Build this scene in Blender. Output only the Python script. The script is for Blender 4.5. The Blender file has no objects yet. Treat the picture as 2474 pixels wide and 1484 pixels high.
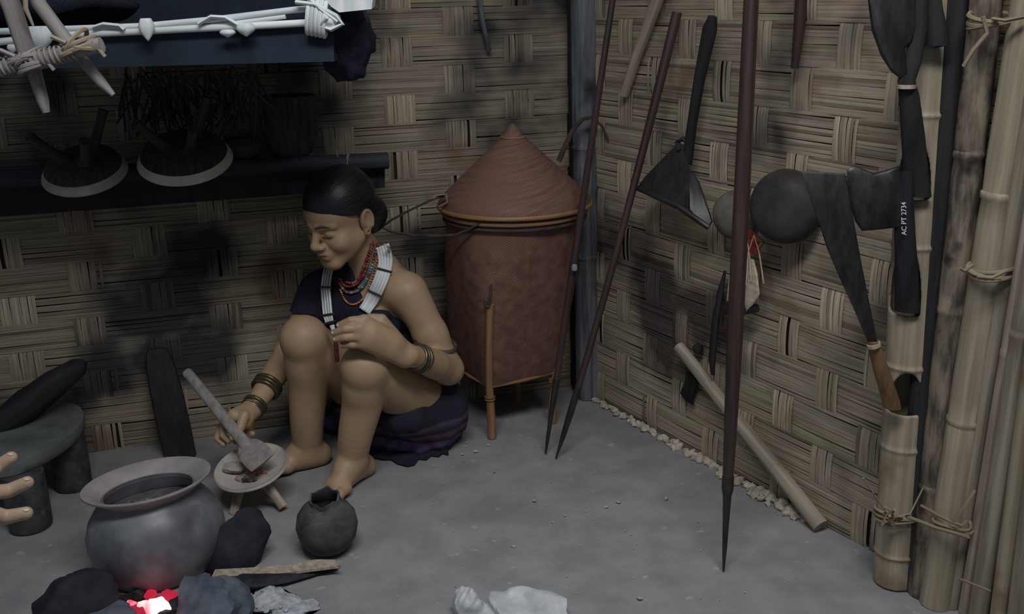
import bpy, math, random
import numpy as np

# ------------------------------------------------------------------ camera
PITCH, ROLL, FPX, CAM = math.radians(16.9), math.radians(1.4), 2500.0, np.array([0.0, 0.0, 1.15])
_r0 = np.array([1.0, 0, 0]); _u0 = np.array([0, math.sin(PITCH), math.cos(PITCH)])
FW = np.array([0, math.cos(PITCH), -math.sin(PITCH)])
RT = math.cos(ROLL) * _r0 - math.sin(ROLL) * _u0
UP = math.sin(ROLL) * _r0 + math.cos(ROLL) * _u0
SC = bpy.context.scene
COL = SC.collection
from mathutils import Matrix, Vector
cd = bpy.data.cameras.new('camera'); cam = bpy.data.objects.new('camera', cd); COL.objects.link(cam)
cd.sensor_fit = 'HORIZONTAL'; cd.sensor_width = 36.0; cd.lens = 36.0 * FPX / 2474.0; cd.clip_start = 0.05
cam.matrix_world = Matrix(((RT[0], UP[0], -FW[0], CAM[0]), (RT[1], UP[1], -FW[1], CAM[1]), (RT[2], UP[2], -FW[2], CAM[2]), (0, 0, 0, 1)))
SC.camera = cam

# ------------------------------------------------------------------ light and exposure
W_ = bpy.data.worlds.new('gallery_dim'); SC.world = W_; W_.use_nodes = True
_bg = W_.node_tree.nodes['Background']; _bg.inputs[0].default_value = (0.80, 0.90, 1.0, 1); _bg.inputs[1].default_value = 0.125
def area(name, loc, aim, sx, sy, power, col=(1, 1, 1), spread=180):
    l = bpy.data.lights.new(name, 'AREA'); l.shape = 'RECTANGLE'; l.size = sx; l.size_y = sy; l.energy = power; l.color = col; l.spread = math.radians(spread)
    o = bpy.data.objects.new(name, l); COL.objects.link(o); o.location = loc
    o.rotation_euler = (Vector(aim) - Vector(loc)).to_track_quat('-Z', 'Y').to_euler(); return o
area('case_tube_lamp', (0.12, 0.72, 2.25), (0.05, 1.95, 0.0), 1.4, 0.30, 12.0, (0.97, 0.98, 1.0), 105)
area('loft_spot_lamp', (-0.75, 1.75, 2.0), (-0.75, 2.0, 1.1), 0.9, 0.12, 0.9, (0.80, 0.92, 1.0))
SC.view_settings.view_transform = 'Standard'; SC.view_settings.look = 'None'
SC.view_settings.gamma = 1.0; SC.view_settings.exposure = 0.0; SC.view_settings.use_curve_mapping = False

# ------------------------------------------------------------------ sight lines: where a photo pixel lies in the room
def ray(px, py): return FW + RT * (px - 1237) / FPX - UP * (py - 742) / FPX
def F(px, py, z=0.0):
    d = ray(px, py); return CAM + d * (z - CAM[2]) / d[2]
def P(px, py, Y):
    d = ray(px, py); return CAM + d * Y / d[1]
CN = np.array([0.18, 2.95, 0.0])
BS = np.array([-0.9556, -0.2946, 0]); BN = np.array([0.2946, -0.9556, 0])
RS = np.array([0.4903, -0.8716, 0]); RN = np.array([-0.8716, -0.4903, 0])
def onwall(px, py, n, off):
    d = ray(px, py); o = CN + n * off; return CAM + d * ((o - CAM) @ n) / (d @ n)
def B(px, py, off=0.0): return onwall(px, py, BN, off)
def Rr(px, py, off=0.0): return onwall(px, py, RN, off)
def A(*v): return np.array(v, float)

# ------------------------------------------------------------------ mesh building
RNG = np.random.default_rng(7)
def spl(pts, n):
    pts = np.array(pts, float); k = len(pts); out = []
    for t in np.linspace(0, k - 1.0001, n):
        i = int(t); f = t - i; p = [pts[max(0, min(k - 1, j))] for j in (i - 1, i, i + 1, i + 2)]
        out.append(.5 * (2 * p[1] + (p[2] - p[0]) * f + (2 * p[0] - 5 * p[1] + 4 * p[2] - p[3]) * f * f + (3 * p[1] - p[0] - 3 * p[2] + p[3]) * f ** 3))
    return out
class MB:
    def __init__(s): s.v = []; s.f = []; s.tc = []; s.c = []
    def add(s, V, Fc, tc=None, c=None):
        n = len(s.v); V = [np.asarray(p, float) for p in V]
        s.v += V; s.f += [tuple(i + n for i in q) for q in Fc]
        s.tc += [tuple(p) for p in V] if tc is None else [tuple(t) for t in tc]
        if c is None: c = (1, 1, 1)
        s.c += [c] * len(V) if not isinstance(c, list) else c
        return s
    def tube(s, pts, rad, n=12, c=None, flat=1.0, wob=0.0, caps=True, seed=None):
        """A rod through pts with a radius at each; flat squashes it across."""
        pts = [np.asarray(p, float) for p in pts]; m = len(pts)
        rad = [rad] * m if not hasattr(rad, '__len__') else list(rad)
        rg = np.random.default_rng(seed if seed is not None else RNG.integers(1e9))
        t = [(pts[min(i + 1, m - 1)] - pts[max(i - 1, 0)]) for i in range(m)]
        t = [q / (np.linalg.norm(q) + 1e-12) for q in t]
        a = A(0, 0, 1) if abs(t[0][2]) < 0.9 else A(1, 0, 0)
        u = np.cross(t[0], a); u /= np.linalg.norm(u)
        V, T, Fc = [], [], []; L = 0; off = rg.random(3) * 10
        for i in range(m):
            u = u - t[i] * (u @ t[i]); u /= np.linalg.norm(u); w = np.cross(t[i], u)
            if i: L += np.linalg.norm(pts[i] - pts[i - 1])
            for k in range(n):
                th = 2 * math.pi * k / n; r = rad[i] * (1 + wob * (rg.random() - .5))
                V.append(pts[i] + r * (math.cos(th) * u + flat * math.sin(th) * w))
                T.append((math.cos(th) * rad[i] + off[0], math.sin(th) * rad[i] + off[1], L + off[2]))
        for i in range(m - 1):
            for k in range(n):
                k2 = (k + 1) % n; Fc.append((i * n + k, i * n + k2, (i + 1) * n + k2, (i + 1) * n + k))
        if caps: Fc.append(tuple(range(n - 1, -1, -1))); Fc.append(tuple((m - 1) * n + k for k in range(n)))
        return s.add(V, Fc, T, c)
    def lathe(s, prof, n=40, org=(0, 0, 0), axis=(0, 0, 1), c=None, wob=None, caps=True):
        """prof: (radius, height) pairs turned about the axis."""
        ax = np.asarray(axis, float); ax /= np.linalg.norm(ax); a = A(1, 0, 0) if abs(ax[0]) < .8 else A(0, 1, 0)
        u = a - ax * (a @ ax); u /= np.linalg.norm(u); w = np.cross(ax, u); o = np.asarray(org, float)
        V, Fc = [], []
        for (r, h) in prof:
            for k in range(n):
                th = 2 * math.pi * k / n; q = (r, h) if wob is None else wob(r, h, th)
                V.append(o + ax * q[1] + q[0] * (math.cos(th) * u + math.sin(th) * w))
        m = len(prof)
        for i in range(m - 1):
            for k in range(n):
                k2 = (k + 1) % n; Fc.append((i * n + k, i * n + k2, (i + 1) * n + k2, (i + 1) * n + k))
        if caps and prof[0][0] > 1e-4: Fc.append(tuple(range(n - 1, -1, -1)))
        if caps and prof[-1][0] > 1e-4: Fc.append(tuple((m - 1) * n + k for k in range(n)))
        return s.add(V, Fc, None, c)
    def loft(s, rings, c=None, caps=True):
        n = len(rings[0]); V = [p for r in rings for p in r]; Fc = []
        for i in range(len(rings) - 1):
            for k in range(n):
                k2 = (k + 1) % n; Fc.append((i * n + k, i * n + k2, (i + 1) * n + k2, (i + 1) * n + k))
        if caps: Fc.append(tuple(range(n - 1, -1, -1))); Fc.append(tuple((len(rings) - 1) * n + k for k in range(n)))
        return s.add(V, Fc, None, c)
    def box(s, o, ux, uy, uz, c=None):
        o, ux, uy, uz = [np.asarray(q, float) for q in (o, ux, uy, uz)]
        V = [o + ux * i + uy * j + uz * k for k in (0, 1) for j in (0, 1) for i in (0, 1)]
        return s.add(V, [(0, 2, 3, 1), (4, 5, 7, 6), (0, 1, 5, 4), (2, 6, 7, 3), (0, 4, 6, 2), (1, 3, 7, 5)], None, c)
    def plate(s, pts, th, inset=0.0, c=None):
        """A flat blade of outline pts, thickness th (a vector); its edges taper when inset > 0."""
        pts = [np.asarray(p, float) for p in pts]; th = np.asarray(th, float); n = len(pts); ce = sum(pts) / n
        if inset:
            ins = [p + (ce - p) * min(0.6, inset / max(np.linalg.norm(ce - p), 1e-6)) for p in pts]
            rings = [[p - th * .5 for p in ins], [p - th * .08 for p in pts], [p + th * .08 for p in pts], [p + th * .5 for p in ins]]
        else: rings = [[p - th * .5 for p in pts], [p + th * .5 for p in pts]]
        return s.loft(rings, c)
    def lump(s, o, rad, rough=0.25, seed=0, sub=3, flatten=None, c=None, sharp=1.0):
        """A rock: a ball pushed in and out, with some planes struck off."""
        V, Fc = ico(sub); rg = np.random.default_rng(seed); V = V.copy()
        for _ in range(14):
            d = rg.normal(size=3); d /= np.linalg.norm(d); lim = 0.62 + 0.30 * rg.random(); h = V @ d
            V -= np.outer(np.maximum(h - lim, 0) * sharp, d)
        for fq, am in ((2.2, rough), (5, rough * .4), (11, rough * .18)):
            ph = rg.random((3, 3)) * 6.28; D = rg.normal(size=(3, 3)) * fq
            V *= (1 + am * .33 * sum(np.sin(V @ D[i] + ph[i, 0]) for i in range(3)))[:, None]
        V = V * np.asarray(rad, float) + np.asarray(o, float)
        if flatten is not None: V[:, 2] = np.maximum(V[:, 2], flatten)
        return s.add(list(V), Fc, None, c)
_ico = {}
def ico(sub):
    if sub in _ico: return _ico[sub]
    g = (1 + 5 ** .5) / 2
    V = [(-1, g, 0), (1, g, 0), (-1, -g, 0), (1, -g, 0), (0, -1, g), (0, 1, g), (0, -1, -g), (0, 1, -g), (g, 0, -1), (g, 0, 1), (-g, 0, -1), (-g, 0, 1)]
    Fc = [(0, 11, 5), (0, 5, 1), (0, 1, 7), (0, 7, 10), (0, 10, 11), (1, 5, 9), (5, 11, 4), (11, 10, 2), (10, 7, 6), (7, 1, 8), (3, 9, 4), (3, 4, 2), (3, 2, 6), (3, 6, 8), (3, 8, 9), (4, 9, 5), (2, 4, 11), (6, 2, 10), (8, 6, 7), (9, 8, 1)]
    V = [np.array(v, float) / math.sqrt(1 + g * g) for v in V]
    for _ in range(sub):
        mid, nf = {}, []
        def m(a, b):
            k = (min(a, b), max(a, b))
            if k not in mid:
                q = V[a] + V[b]; V.append(q / np.linalg.norm(q)); mid[k] = len(V) - 1
            return mid[k]
        for a, b, c in Fc:
            ab, bc, ca = m(a, b), m(b, c), m(c, a); nf += [(a, ab, ca), (b, bc, ab), (c, ca, bc), (ab, bc, ca)]
        Fc = nf
    _ico[sub] = (np.array(V), Fc); return _ico[sub]

OFF = {}
def tag(o, label, cat, group=None, kind=None):
    if label: o['label'] = label
    if cat: o['category'] = cat
    if group: o['group'] = group
    if kind: o['kind'] = kind
    return o
def thing(name, label, cat, base, group=None):
    o = bpy.data.objects.new(name, None); COL.objects.link(o); o.empty_display_size = 0.05
    o.location = [float(x) for x in base]; OFF[o] = np.array(base, float); return tag(o, label, cat, group)
def link_mesh(name, V, Fc, tc, c, m, parent, base, smooth):
    me = bpy.data.meshes.new(name); off = OFF[parent] if parent is not None else np.array(base, float)
    V = np.asarray(V, float); me.from_pydata((V - off).tolist(), [], Fc)
    if tc is not None:
        a = me.attributes.new('tc', 'FLOAT_VECTOR', 'POINT'); a.data.foreach_set('vector', np.asarray(tc, np.float32).ravel())
    if c is not None:
        a = me.attributes.new('Col', 'FLOAT_COLOR', 'POINT'); cc = np.ones((len(V), 4), np.float32); cc[:, :3] = np.asarray(c, np.float32)
        a.data.foreach_set('color', cc.ravel())
    me.materials.append(m); me.update()
    if smooth:
        me.shade_smooth()
        if smooth is not True: me.set_sharp_from_angle(angle=math.radians(smooth))
    o = bpy.data.objects.new(name, me); COL.objects.link(o); OFF[o] = off
    if parent is not None: o.parent = parent
    else: o.location = off.tolist()
    return o
def build(mb, name, m, parent=None, base=None, smooth=45, label=None):
    V = np.array(mb.v)
    if base is None and parent is None: base = A(V[:, 0].mean(), V[:, 1].mean(), V[:, 2].min())
    o = link_mesh(name, V, mb.f, mb.tc, mb.c, m, parent, base, smooth)
    if label: o['label'] = label
    return o

# ------------------------------------------------------------------ materials
def lin(r, g, b):
    return tuple(((x / 255 + 0.055) / 1.055) ** 2.4 if x > 10.3 else x / 255 / 12.92 for x in (r, g, b))
def mat(name, c1, c2=None, scale=(20, 20, 20), rough=0.8, bump=0.0, detail=4, metal=0.0, spec=0.3, lo=0.35, hi=0.65, stain=None, src='tc', spots=None, dist=0.002):
    """Two colours mixed by a noise over the thing's own coordinates, times the tint of each vertex; stain = (colour, scale, threshold) adds blots."""
    m = bpy.data.materials.new(name); m.use_nodes = True; nt = m.node_tree; N = nt.nodes; L = nt.links
    b = N['Principled BSDF']; b.inputs['Roughness'].default_value = rough; b.inputs['Metallic'].default_value = metal
    b.inputs['Specular IOR Level'].default_value = spec
    at = N.new('ShaderNodeAttribute'); at.attribute_name = src
    mp = N.new('ShaderNodeMapping'); mp.inputs['Scale'].default_value = scale; L.new(at.outputs['Vector'], mp.inputs['Vector'])
    nz = N.new('ShaderNodeTexNoise'); nz.inputs['Scale'].default_value = 1.0; nz.inputs['Detail'].default_value = detail; nz.inputs['Roughness'].default_value = 0.6
    L.new(mp.outputs[0], nz.inputs['Vector'])
    rp = N.new('ShaderNodeValToRGB'); L.new(nz.outputs[0], rp.inputs[0])
    rp.color_ramp.elements[0].position = lo; rp.color_ramp.elements[0].color = (*c1, 1)
    rp.color_ramp.elements[1].position = hi; rp.color_ramp.elements[1].color = (*(c2 or c1), 1)
    out = rp.outputs[0]
    def mul(a, bb, fac=None):
        mx = N.new('ShaderNodeMix'); mx.data_type = 'RGBA'; mx.blend_type = 'MULTIPLY' if fac is None else 'MIX'
        if fac is None: mx.inputs[0].default_value = 1
        else: L.new(fac, mx.inputs[0])
        L.new(a, mx.inputs[6])
        if isinstance(bb, tuple): mx.inputs[7].default_value = (*bb, 1)
        else: L.new(bb, mx.inputs[7])
        return mx.outputs[2]
    if stain:
        for (sc, ssc, th, wd) in stain:
            gp = N.new('ShaderNodeNewGeometry'); n2 = N.new('ShaderNodeTexNoise'); n2.inputs['Scale'].default_value = ssc; n2.inputs['Detail'].default_value = 3
            L.new(gp.outputs['Position'], n2.inputs['Vector'])
            mr = N.new('ShaderNodeMapRange'); mr.inputs[1].default_value = th; mr.inputs[2].default_value = th + wd; L.new(n2.outputs[0], mr.inputs[0])
            out = mul(out, sc, mr.outputs[0])
    ca = N.new('ShaderNodeAttribute'); ca.attribute_name = 'Col'
    out = mul(out, ca.outputs['Color'])
    L.new(out, b.inputs['Base Color'])
    if bump:
        bp = N.new('ShaderNodeBump'); bp.inputs['Strength'].default_value = bump; bp.inputs['Distance'].default_value = dist
        L.new(nz.outputs[0], bp.inputs['Height']); L.new(bp.outputs[0], b.inputs['Normal'])
    return m
M = {}
M['floor'] = mat('packed_earth_floor', lin(128, 128, 130), lin(148, 147, 147), (9, 9, 9), 0.9, 0.5, 10, stain=[(lin(112, 112, 116), 2.2, 0.55, 0.25), (lin(160, 160, 162), 26, 0.66, 0.08)], dist=0.004)
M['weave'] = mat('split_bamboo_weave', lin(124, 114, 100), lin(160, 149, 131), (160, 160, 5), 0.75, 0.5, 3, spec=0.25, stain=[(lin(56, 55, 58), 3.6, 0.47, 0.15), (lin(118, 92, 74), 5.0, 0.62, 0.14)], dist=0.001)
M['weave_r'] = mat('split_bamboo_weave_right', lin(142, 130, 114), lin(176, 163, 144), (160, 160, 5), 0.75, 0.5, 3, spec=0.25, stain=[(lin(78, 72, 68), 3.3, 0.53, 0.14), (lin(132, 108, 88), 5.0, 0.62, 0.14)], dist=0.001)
M['bamboo'] = mat('pale_bamboo', lin(142, 131, 112), lin(170, 158, 138), (90, 90, 4), 0.5, 0.15, 4, stain=[(lin(120, 98, 74), 7, 0.58, 0.15)])
M['bamboo_grey'] = mat('weathered_bamboo', lin(128, 118, 104), lin(164, 154, 138), (90, 90, 4), 0.6, 0.2, 4)
M['mottled'] = mat('mottled_bamboo', lin(70, 64, 60), lin(136, 124, 108), (40, 40, 9), 0.65, 0.3, 5, lo=.40, hi=.6, stain=[(lin(52, 48, 50), 12, 0.56, 0.08)])
M['post'] = mat('weathered_post', lin(66, 70, 76), lin(118, 122, 126), (60, 60, 4), 0.8, 0.4, 5, stain=[(lin(40, 40, 44), 8, 0.52, 0.15)])
M['black_wood'] = mat('charred_wood', lin(24, 24, 28), lin(42, 42, 48), (70, 70, 5), 0.7, 0.6, 5)
M['soot'] = mat('sooty_wood', lin(30, 29, 31), lin(48, 46, 48), (50, 50, 4), 0.8, 0.4, 4)
M['pole_blue'] = mat('sooty_blue_pole', lin(36, 40, 47), lin(58, 63, 70), (50, 50, 5), 0.7, 0.2, 4)
M['navy'] = mat('navy_board', lin(26, 35, 46), lin(38, 49, 62), (14, 14, 6), 0.7, 0.1, 4)
M['white'] = mat('whitened_cane', lin(196, 202, 204), lin(226, 230, 230), (60, 60, 6), 0.6, 0.3, 4)
M['iron'] = mat('dark_iron', lin(34, 33, 36), lin(58, 55, 56), (60, 60, 20), 0.42, 0.3, 5, metal=0.3, spec=0.5)
M['shaft'] = mat('dark_polished_wood', lin(46, 34, 34), lin(70, 52, 50), (80, 80, 4), 0.4, 0.15, 4, spec=0.5)
M['brown'] = mat('brown_wood', lin(104, 78, 54), lin(140, 108, 78), (80, 80, 5), 0.6, 0.25, 4)
M['greywood'] = mat('grey_wood', lin(120, 114, 112), lin(150, 143, 140), (70, 70, 5), 0.6, 0.2, 4)
M['stick'] = mat('pale_stick', lin(140, 126, 110), lin(176, 162, 148), (80, 80, 4), 0.6, 0.2, 4)
M['clay'] = mat('smoked_clay', lin(94, 98, 104), lin(124, 127, 132), (14, 14, 14), 0.42, 0.12, 5, spec=0.5, stain=[(lin(74, 76, 82), 9, 0.52, 0.2)])
M['clay_rim'] = mat('pale_clay_rim', lin(140, 134, 133), lin(166, 158, 156), (16, 16, 16), 0.6, 0.1, 5)
M['dish'] = mat('pale_dish_wood', lin(160, 153, 146), lin(186, 178, 168), (18, 18, 18), 0.65, 0.15, 5)
M['dish_lit'] = mat('pale_lit_dish_rim', lin(196, 188, 176), lin(216, 208, 196), (18, 18, 18), 0.65, 0.1, 5)  # pale rim, brightened further to carry the light on the front lip
M['clay_dark'] = mat('black_clay', lin(50, 52, 54), lin(82, 84, 84), (26, 26, 26), 0.6, 0.5, 6, stain=[(lin(98, 98, 96), 22, 0.62, 0.1)])
M['rock_dark'] = mat('sooty_rock', lin(28, 29, 36), lin(46, 47, 56), (24, 24, 24), 0.85, 0.7, 8)
M['rock_grey'] = mat('blue_grey_rock', lin(66, 74, 86), lin(98, 106, 116), (22, 22, 22), 0.85, 0.7, 8)
M['rock_white'] = mat('pale_quartz', lin(168, 172, 176), lin(206, 208, 210), (22, 22, 22), 0.5, 0.6, 6, spec=0.5)
M['ash'] = mat('ash', lin(140, 142, 148), lin(186, 188, 192), (60, 60, 60), 0.95, 0.8, 8)
M['stone'] = mat('grey_stone_slab', lin(88, 92, 92), lin(116, 120, 118), (14, 14, 14), 0.75, 0.3, 7)
M['skin'] = mat('brown_skin', lin(163, 136, 108), lin(171, 143, 114), (30, 30, 30), 0.5, 0.0, 3, spec=0.35)
M['skin2'] = mat('pale_painted_hand', lin(170, 146, 124), lin(182, 158, 136), (40, 40, 40), 0.5, 0.0, 3)
M['brow'] = mat('soft_brow_hair', lin(84, 66, 52), lin(98, 78, 62), (160, 160, 160), 0.8)
M['hair'] = mat('black_hair', lin(16, 16, 20), lin(34, 34, 42), (160, 12, 160), 0.42, 0.5, 3, spec=0.5)
M['cloth'] = mat('navy_cloth', lin(22, 24, 36), lin(36, 38, 54), (240, 240, 240), 0.9, 0.4, 3)
M['bead'] = mat('coloured_beads', (1, 1, 1), (1, 1, 1), rough=0.35, spec=0.5)
M['brass'] = mat('dull_brass', lin(84, 78, 62), lin(110, 102, 82), (60, 60, 60), 0.38, 0.1, 4, metal=0.7)
M['steel'] = mat('grey_metal', lin(120, 122, 124), lin(150, 152, 152), (60, 60, 60), 0.3, 0.05, 3, metal=0.8)
M['cane'] = mat('brown_cane', lin(122, 92, 66), lin(152, 116, 84), (90, 90, 5), 0.5, 0.2, 4)
M['cord'] = mat('dark_cord', lin(52, 44, 42), lin(78, 66, 60), (90, 90, 30), 0.8, 0.3, 3)
M['tie'] = mat('cane_tie', lin(128, 114, 94), lin(156, 142, 120), (90, 90, 6), 0.7, 0.2, 3)
M['leather'] = mat('dark_hide', lin(46, 42, 42), lin(72, 68, 66), (16, 16, 16), 0.6, 0.25, 6)
M['gourd'] = mat('grey_gourd', lin(82, 80, 76), lin(116, 112, 104), (16, 16, 16), 0.6, 0.15, 5)
M['straw'] = mat('smoked_straw', lin(50, 45, 41), lin(76, 68, 60), (90, 90, 8), 0.85, 0.3, 3)
M['maroon'] = mat('maroon_yarn', lin(84, 36, 44), lin(106, 50, 58), (120, 120, 120), 0.9, 0.4, 3)
M['red'] = mat('red_yarn', lin(128, 44, 44), lin(156, 60, 56), (120, 120, 120), 0.9, 0.4, 3)
M['feather'] = mat('cream_feather', lin(186, 168, 144), lin(214, 198, 176), (20, 20, 120), 0.8, 0.3, 3)
M['food'] = mat('pale_paste', lin(150, 143, 138), lin(172, 164, 158), (50, 50, 50), 0.7, 0.3, 4)
M['broth'] = mat('grey_gruel', lin(72, 70, 74), lin(112, 104, 100), (30, 30, 30), 0.35, 0.5, 5)
M['rubble'] = mat('lime_rubble', lin(150, 140, 126), lin(198, 188, 174), (60, 60, 60), 0.9, 0.6, 5)
M['paint'] = mat('white_ink', lin(205, 205, 210), lin(225, 225, 228), rough=0.7)
def ember_mat():
    m = bpy.data.materials.new('glowing_ember'); m.use_nodes = True; N = m.node_tree.nodes; L = m.node_tree.links
    b = N['Principled BSDF']; b.inputs['Base Color'].default_value = (0.02, 0.01, 0.01, 1); b.inputs['Roughness'].default_value = 0.9
    at = N.new('ShaderNodeAttribute'); at.attribute_name = 'Col'
    L.new(at.outputs['Color'], b.inputs['Emission Color']); b.inputs['Emission Strength'].default_value = 1.0
    return m
M['ember'] = ember_mat()
def basket_mat():
    """Fine basketry: over-and-under checks around the wall of the basket (tc = around, across, height)."""
    m = mat('red_brown_basketry', lin(110, 80, 70), lin(136, 104, 92), (30, 30, 30), 0.6, 0.0, 4, stain=[(lin(128, 92, 82), 3.0, 0.5, 0.2)])
    nt = m.node_tree; N = nt.nodes; L = nt.links; b = N['Principled BSDF']
    at = N.new('ShaderNodeAttribute'); at.attribute_name = 'tc'
    ck = N.new('ShaderNodeTexChecker'); ck.inputs['Scale'].default_value = 1.0; ck.inputs[1].default_value = (1, 1, 1, 1); ck.inputs[2].default_value = (0.66, 0.62, 0.6, 1)
    mp = N.new('ShaderNodeMapping'); mp.inputs['Scale'].default_value = (230, 0.001, 290); L.new(at.outputs['Vector'], mp.inputs[0]); L.new(mp.outputs[0], ck.inputs[0])
    old = b.inputs['Base Color'].links[0].from_socket
    mx = N.new('ShaderNodeMix'); mx.data_type = 'RGBA'; mx.blend_type = 'MULTIPLY'; mx.inputs[0].default_value = 1
    L.new(old, mx.inputs[6]); L.new(ck.outputs[0], mx.inputs[7]); L.new(mx.outputs[2], b.inputs['Base Color'])
    bp = N.new('ShaderNodeBump'); bp.inputs['Strength'].default_value = 0.5; bp.inputs['Distance'].default_value = 0.0015; L.new(ck.outputs[1], bp.inputs['Height']); L.new(bp.outputs[0], b.inputs['Normal'])
    return m
M['basket'] = basket_mat()
def skirt_mat():
    m = mat('striped_navy_skirt', lin(20, 21, 30), lin(34, 35, 46), (200, 200, 200), 0.9, 0.3, 3)
    nt = m.node_tree; N = nt.nodes; L = nt.links; b = N['Principled BSDF']; old = b.inputs['Base Color'].links[0].from_socket
    at = N.new('ShaderNodeAttribute'); at.attribute_name = 'tc'; sp = N.new('ShaderNodeSeparateXYZ')
    n2 = N.new('ShaderNodeTexNoise'); n2.inputs['Scale'].default_value = 14; L.new(at.outputs['Vector'], n2.inputs['Vector']); L.new(at.outputs['Vector'], sp.inputs[0])
    ad = N.new('ShaderNodeMath'); ad.operation = 'MULTIPLY_ADD'; ad.inputs[1].default_value = 0.035; L.new(n2.outputs[0], ad.inputs[0]); L.new(sp.outputs[2], ad.inputs[2])
    rp = N.new('ShaderNodeValToRGB'); L.new(ad.outputs[0], rp.inputs[0]); rp.color_ramp.interpolation = 'EASE'
    e = rp.color_ramp.elements; e[0].position = 0.0; e[0].color = (*lin(112, 76, 80), 1); e[1].position = 0.016; e[1].color = (*lin(112, 76, 80), 1)
    for pos, c in ((0.026, lin(26, 26, 36)), (0.036, lin(26, 26, 36)), (0.046, lin(96, 78, 118)), (0.06, lin(92, 74, 114)), (0.068, lin(26, 26, 36)), (0.088, lin(98, 66, 78)), (0.094, lin(26, 26, 36)), (0.118, lin(80, 66, 84)), (0.126, lin(26, 26, 36))):
        q = e.new(pos); q.color = (*c, 1)
    mx = N.new('ShaderNodeMix'); mx.data_type = 'RGBA'; mx.blend_type = 'ADD'; mx.inputs[0].default_value = 0.95
    L.new(old, mx.inputs[6]); L.new(rp.outputs[0], mx.inputs[7]); L.new(mx.outputs[2], b.inputs['Base Color']); return m
M['skirt'] = skirt_mat()

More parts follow.
